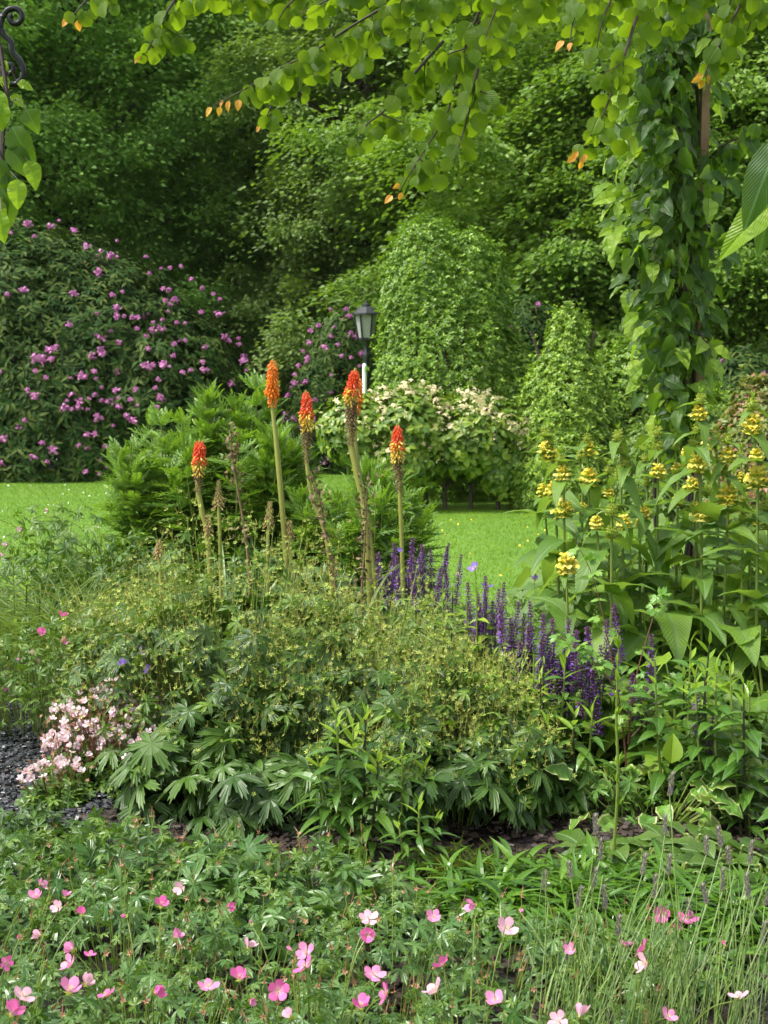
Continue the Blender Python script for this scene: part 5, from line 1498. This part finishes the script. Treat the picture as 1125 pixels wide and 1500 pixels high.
Yv[bare] = YP + q.uniform(.02, .2, bare.sum())
P = np.array([at(a, c, d) for a, c, d in zip(px, py, Yv)])
side = (px - cen) / half
D = unit(np.stack([side * .8 + q.normal(0, .6, n), q.normal(-.25, .55, n), -q.uniform(.15, 1.2, n)], 1))
N = unit(np.stack([side * .5 + q.normal(0, .6, n), -.7 + q.normal(0, .5, n), .8 + q.normal(0, .4, n)], 1))
S = q.uniform(.055, .13, n)
yg = ((np.abs(side) > .7) & (q.uniform(size=n) < .6)) | (q.uniform(size=n) < .12)
gl.inst(T_OVB, frames(D, N, S)[~yg], P[~yg]); gy.inst(T_OVB, frames(D, N, S)[yg], P[yg])
for a, p in list(zip(side, P))[::3]:
    gs.tube(spline([[b[0] - .08, YP, p[2] - .05], (p + [b[0] - .08, YP, p[2]]) / 2 + [0, 0, .05], p], 3), [.003, .0015], 3)
put('leaves', gl, M_vine, root, True); put('young_leaves', gy, M_vinel, root); put('twigs', gs, M_twig, root)
# a side shoot to the right
g = Geo(); gy = Geo(); c = spline([at(1025, 255, YP), at(1045, 225, YP - .1), at(1075, 205, YP - .2), at(1100, 200, YP - .3)], 5); g.tube(c, [.006, .003], 5); put('side_shoot', g, M_twig, root)
m = 22; k = q.integers(3, len(c), m)
gy.inst(T_OVB, frames(unit(np.stack([q.normal(.3, .4, m), q.normal(-.2, .3, m), -1 + 0 * k], 1)), unit(q.normal(size=(m, 3)) * .4 + [0, -1, .4]), q.uniform(.08, .13, m)), c[k] + q.normal(size=(m, 3)) * .03)
put('shoot_leaves', gy, M_vine, root, True)

# scrolled iron arch at the left edge, with its own climber
YI = 4.0
bx = X(-26, YI)
root = empty('iron_arch', (bx, YI, 0), 'black wrought iron arch with curled scrolls at the top left corner', 'arch')
g = Geo(); g.tube([(bx, YI, -.1), (bx, YI, 1.6), (bx, YI, 3.1)], .0095, 8); put('upright', g, M_iron, root, True)
g = Geo(); c = [(bx, YI, 3.1)] + [(bx - .9 + .9 * cos(a), YI, 3.1 + .6 * sin(a)) for a in np.linspace(.1, pi, 16)] + [(bx - 1.8, YI, -.1)]
g.tube(c, .0095, 8); put('hoop', g, M_iron, root, True)
def scroll(cx, cy, r0, turns, a0, sgn, n=30):
    out = []
    for i in range(n):
        t = i / (n - 1); a = a0 + sgn * turns * 2 * pi * t; r = r0 * (1 - .72 * t)
        out.append((cx + r * cos(a), cy - r * sin(a)))
    return out
sc1 = [(-50, 66), (-22, 58), (0, 46), (1, 36), (4, 22)] + scroll(21, 26, 16, 1.15, pi, -1)
main = [(-50, 30), (-20, 34), (0, 42), (6, 52), (16, 62), (18, 76), (28, 88), (34, 100), (34, 110), (29, 120)]
sc2 = [(29, 118), (22, 124), (8, 120)] + scroll(13, 103, 10, 1.1, pi * 1.15, -1, 20)
for nm, path in (('scroll', sc1), ('scroll', main), ('scroll', sc2)):
    g = Geo(); g.tube(spline([at(x, y, YI) for x, y in path], 3), .0085, 8); put(nm, g, M_iron, root, True)

def clim(label, b, stem, leaves, seed, mats=(M_vine, M_vinel)):
    q = np.random.default_rng(seed)
    root = empty('climbing_vine', b, label, 'climber')
    c = spline(stem, 6); g = Geo(); g.tube(c, [.009, .005], 6); put('stem', g, M_twig, root)
    gs = [Geo(), Geo()]; gt = Geo()
    for px, py, Y, ln, ang, face, k in leaves:
        p = at(px, py, Y); a = radians(ang)
        D = np.array([[sin(a), face * .4, -cos(a)]]); N = np.array([[q.normal(0, .3) + .3 * sin(a), -1., .55 + q.normal(0, .25)]])
        gs[k].inst(T_OVB, frames(D, N, ln), p[None])
        j = np.argmin(np.linalg.norm(c - p, axis=1)); gt.tube(spline([c[j], (c[j] + p) / 2 + [0, 0, .03], p], 3), [.002, .0012], 4)
    put('leaves', gs[0], mats[0], root, True)
    if gs[1].n: put('light_leaves', gs[1], mats[1], root)
    put('twigs', gt, M_twig, root)
L = [(38, 160, 3.9, .075, 30, -.2, 0), (18, 185, 3.9, .12, 25, -.3, 0), (12, 215, 3.9, .105, 40, -.2, 0), (5, 150, 3.9, .08, -10, 0, 1), (40, 235, 3.9, .085, 25, -.1, 1), (25, 262, 3.85, .085, 0, -.2, 1), (8, 255, 3.9, .06, 10, 0, 0), (2, 180, 4.0, .11, -20, 0, 0), (10, 285, 3.9, .09, 5, -.2, 1), (2, 310, 3.85, .09, -5, 0, 1), (15, 140, 4.0, .05, 60, 0, 1), (25, 122, 3.95, .05, 80, .3, 1), (8, 88, 3.95, .035, 0, 0, 1), (5, 110, 3.95, .045, 10, 0, 1), (-8, 230, 3.9, .12, 10, 0, 0), (-5, 270, 3.9, .12, 0, 0, 0), (15, 250, 4.0, .09, -25, 0, 0), (20, 210, 4.05, .08, 15, 0, 1), (-5, 130, 3.9, .1, 0, 0, 1), (0, 350, 3.9, .08, -60, 0, 0)]
clim('climber with ribbed hanging leaves on the scrolled iron arch', (bx + .01, YI - .03, 0), [(bx - .03, YI - .03, 0), (bx - .03, YI - .04, 1.4), at(-4, 330, 3.95), at(4, 200, 3.95), at(8, 120, 3.95), (bx, YI, 2.9)], L, 321)
xr = X(1205, 2.6)
T_KEEP = T_OVB
T_OVB = leaf_t(P_OV, .19, 14, .35, .45, .1)
L = [(1140, 205, 2.45, .165, -22, -.2, 0), (1150, 225, 2.5, .19, -15, -.1, 0), (1150, 285, 2.5, .16, -55, -.2, 1), (1175, 180, 2.6, .17, 10, 0, 0), (1190, 260, 2.6, .18, 5, 0, 0), (1180, 120, 2.6, .16, 20, 0, 0)]
clim('large ribbed close up leaves hanging in from the right edge', (xr, 2.6, 0), [(xr, 2.6, 0), (xr + .02, 2.6, 1.2), (xr, 2.6, 1.8), (xr - .02, 2.6, 2.5)], L, 322, (leafmat("ribbed_leaf", [(.035, .11, .03), (.05, .14, .045)], .3, .25, (.2, .38, .03), veins=7, rib=(.2, .34, .15)), M_vinel))
T_OVB = T_KEEP

# ------------------------------------------------------------------ katsura tree overhanging the view
q = np.random.default_rng(331)
tb = np.array([2.3, 3.6, 0.])
root = empty('katsura_tree', tb, 'round leaved tree whose backlit branches hang across the top of the view', 'tree')
g = Geo(); g.tube(spline([tb - [0, 0, .1], tb + [-.02, 0, 1.4], tb + [-.1, .05, 2.8], tb + [-.3, 0, 4.4]], 6), [.14, .1, .08, .03], 12); put('trunk', g, M_bark, root, True)
YK = 3.5
limb = spline([tb + [-.1, 0, 2.5], (1.3, 3.5, 2.92), (.5, YK, 3.02), (-.4, YK, 2.95), (-1.1, YK, 2.85)], 10)
g = Geo(); g.tube(limb, [.05, .03, .02, .01, .006], 8); put('limb', g, M_twig, root, True)
BR = [  # pixel path from limb to tip, hanging twig lengths, tip colour flag
    ([(640, -60), (600, -10), (555, 15), (500, 48), (455, 78), (410, 100), (360, 130), (312, 155)], 1),
    ([(740, -60), (705, 10), (685, 60), (668, 115), (655, 165), (625, 215), (600, 255), (580, 290)], 1),
    ([(970, -60), (935, 20), (915, 80), (900, 125), (880, 175), (855, 215), (846, 235)], 1),
    ([(290, -60), (262, -10), (240, 25), (222, 62), (214, 78)], 1),
    ([(165, -50), (140, -15), (118, 10), (105, 25)], 1),
    ([(650, 60), (605, 110), (565, 160), (535, 185), (520, 215)], 0),
    ([(1115, -60), (1085, 5), (1060, 55), (1040, 90), (1030, 115)], 1),
    ([(880, -60), (855, -10), (840, 30), (835, 62)], 1),
    ([(700, 100), (690, 150), (680, 190), (665, 235)], 0),
    ([(430, -50), (400, -25), (360, -10), (310, 5)], 0), ([(560, -50), (520, -20), (480, 0), (440, 20)], 0), ([(830, -50), (790, -20), (760, 20), (735, 70)], 0),
    ([(600, -40), (560, -10), (530, 30), (500, 80)], 0), ([(760, -60), (740, -15), (720, 30), (705, 75)], 0), ([(1010, -60), (990, -20), (960, 10), (945, 45)], 0), ([(1150, -60), (1125, -15), (1105, 20), (1095, 45)], 0),
    ([(680, -60), (650, -15), (628, 30), (612, 75)], 0), ([(930, -50), (900, -10), (880, 40), (872, 90)], 0), ([(1050, -50), (1020, -15), (1000, 15), (985, 40)], 0), ([(470, -50), (450, -20), (420, 10), (408, 30)], 0),
    ([(455, 78), (420, 110), (400, 150), (385, 185)], 1), ([(1090, -60), (1075, -20), (1068, 10), (1060, 40)], 0), ([(700, 30), (725, 60), (738, 80)], 0), ([(555, 15), (545, 50), (520, 85), (500, 105)], 0), ([(620, -50), (600, -20), (585, 10), (575, 40)], 0), ([(350, -50), (320, -20), (290, -5), (262, 10)], 0)]
def kat_leaves(g, gy, c, q, orange, tips):
    L = np.linalg.norm(np.diff(c, axis=0), axis=1).sum(); m = max(4, int(L / .027))
    for i in range(m):
        t = (i + .5) / m; f = t * (len(c) - 1); k = int(f); p = c[k] + (c[min(k + 1, len(c) - 1)] - c[k]) * (f - k)
        for sg in (-1, 1):
            if q.uniform() < .12: continue
            last = orange and t > .86
            s = (.022 + .01 * q.uniform()) if last else q.uniform(.034, .058) * (1 - .25 * t)
            D = unit(np.array([sg * q.uniform(.1, .8) + (-.6 if last else 0), q.normal(0, .4), -1.]))
            pt = p + D * q.uniform(.004, .015) + [sg * .006, q.normal(0, .012), 0]
            N = unit(np.array([q.normal(0, .6), -1., q.normal(.15, .45)]))
            (gy if last else g).inst(T_RO if not last else T_OV, frames(D[None], N[None], s), pt[None])
for i, (pth, orange) in enumerate(BR):
    Yb = YK + q.uniform(-.2, .25)
    c = spline([at(x, y, Yb + q.normal(0, .01)) for x, y in pth], 5)
    g = Geo(); j = np.argmin(np.linalg.norm(limb - c[0], axis=1))
    cc = np.concatenate([limb[j][None], c]) if pth[0][1] < -30 else c
    g.tube(cc, [.0045, .0026, .0012], 6)
    gl, gy = Geo(), Geo()
    kat_leaves(gl, gy, c, q, orange, 1)
    # short hanging side twigs
    for k in range(3, len(c) - 6, 8):
        d = q.uniform(.03, .085); e = c[k] + [q.normal(0, .04), q.normal(0, .05), -d]
        tw = spline([c[k], (c[k] + e) / 2 + [q.normal(0, .01), 0, 0], e], 3); g.tube(tw, [.002, .001], 4)
        kat_leaves(gl, gy, tw, q, 0, 0)
    br = put('branch', g, M_twig, root)
    put('leaves', gl, M_kat, br, True)
    if gy.n: put('young_leaves', gy, M_katy, br)


# ------------------------------------------------------------------ thin haze volume added to lift the background shadows
g = Geo(); box(g, (0, 38, 15), (150, 100, 32.5))
m = bpy.data.materials.new("shadow_lift_haze"); m.use_nodes = True
nn = m.node_tree; nn.nodes.remove(nn.nodes["Principled BSDF"])
v = nn.nodes.new("ShaderNodeVolumePrincipled"); v.inputs["Color"].default_value = (.9, .95, .92, 1); v.inputs["Density"].default_value = .00012; v.inputs["Anisotropy"].default_value = .2
nn.links.new(v.outputs[0], nn.nodes["Material Output"].inputs["Volume"])
hz = put('haze', g, m); tag(hz, kind='stuff')

# ground cover filling the bed beyond both sides of the view
q = np.random.default_rng(400)
n = 26000
P = np.stack([q.uniform(-4.8, 5.8, n), q.uniform(1.4, 8.2, n), np.zeros(n)], 1)
P = P[((P[:, 0] > P[:, 1] * .273 + .28) | (P[:, 0] < -P[:, 1] * .273 - .55)) & ~((P[:, 0] < 0) & (P[:, 0] > -2.6) & (P[:, 1] > 3.9) & (P[:, 1] < 6.6))]
P[:, 2] = .05 + (.16 + .12 * np.sin(P[:, 0] * 4) * np.sin(P[:, 1] * 3.3)) * q.uniform(.2, 1.1, len(P)); m_ = len(P)
g = Geo(); g.inst(PALM_LO, frames(unit(q.normal(size=(m_, 3)) * [1, 1, .3]), unit([0, -.2, 1] + q.normal(size=(m_, 3)) * .35), q.uniform(.04, .085, m_)), P)
tag(put('ground_cover', g, M_gersm), label='low green ground cover at both sides of the bed', kind='stuff')
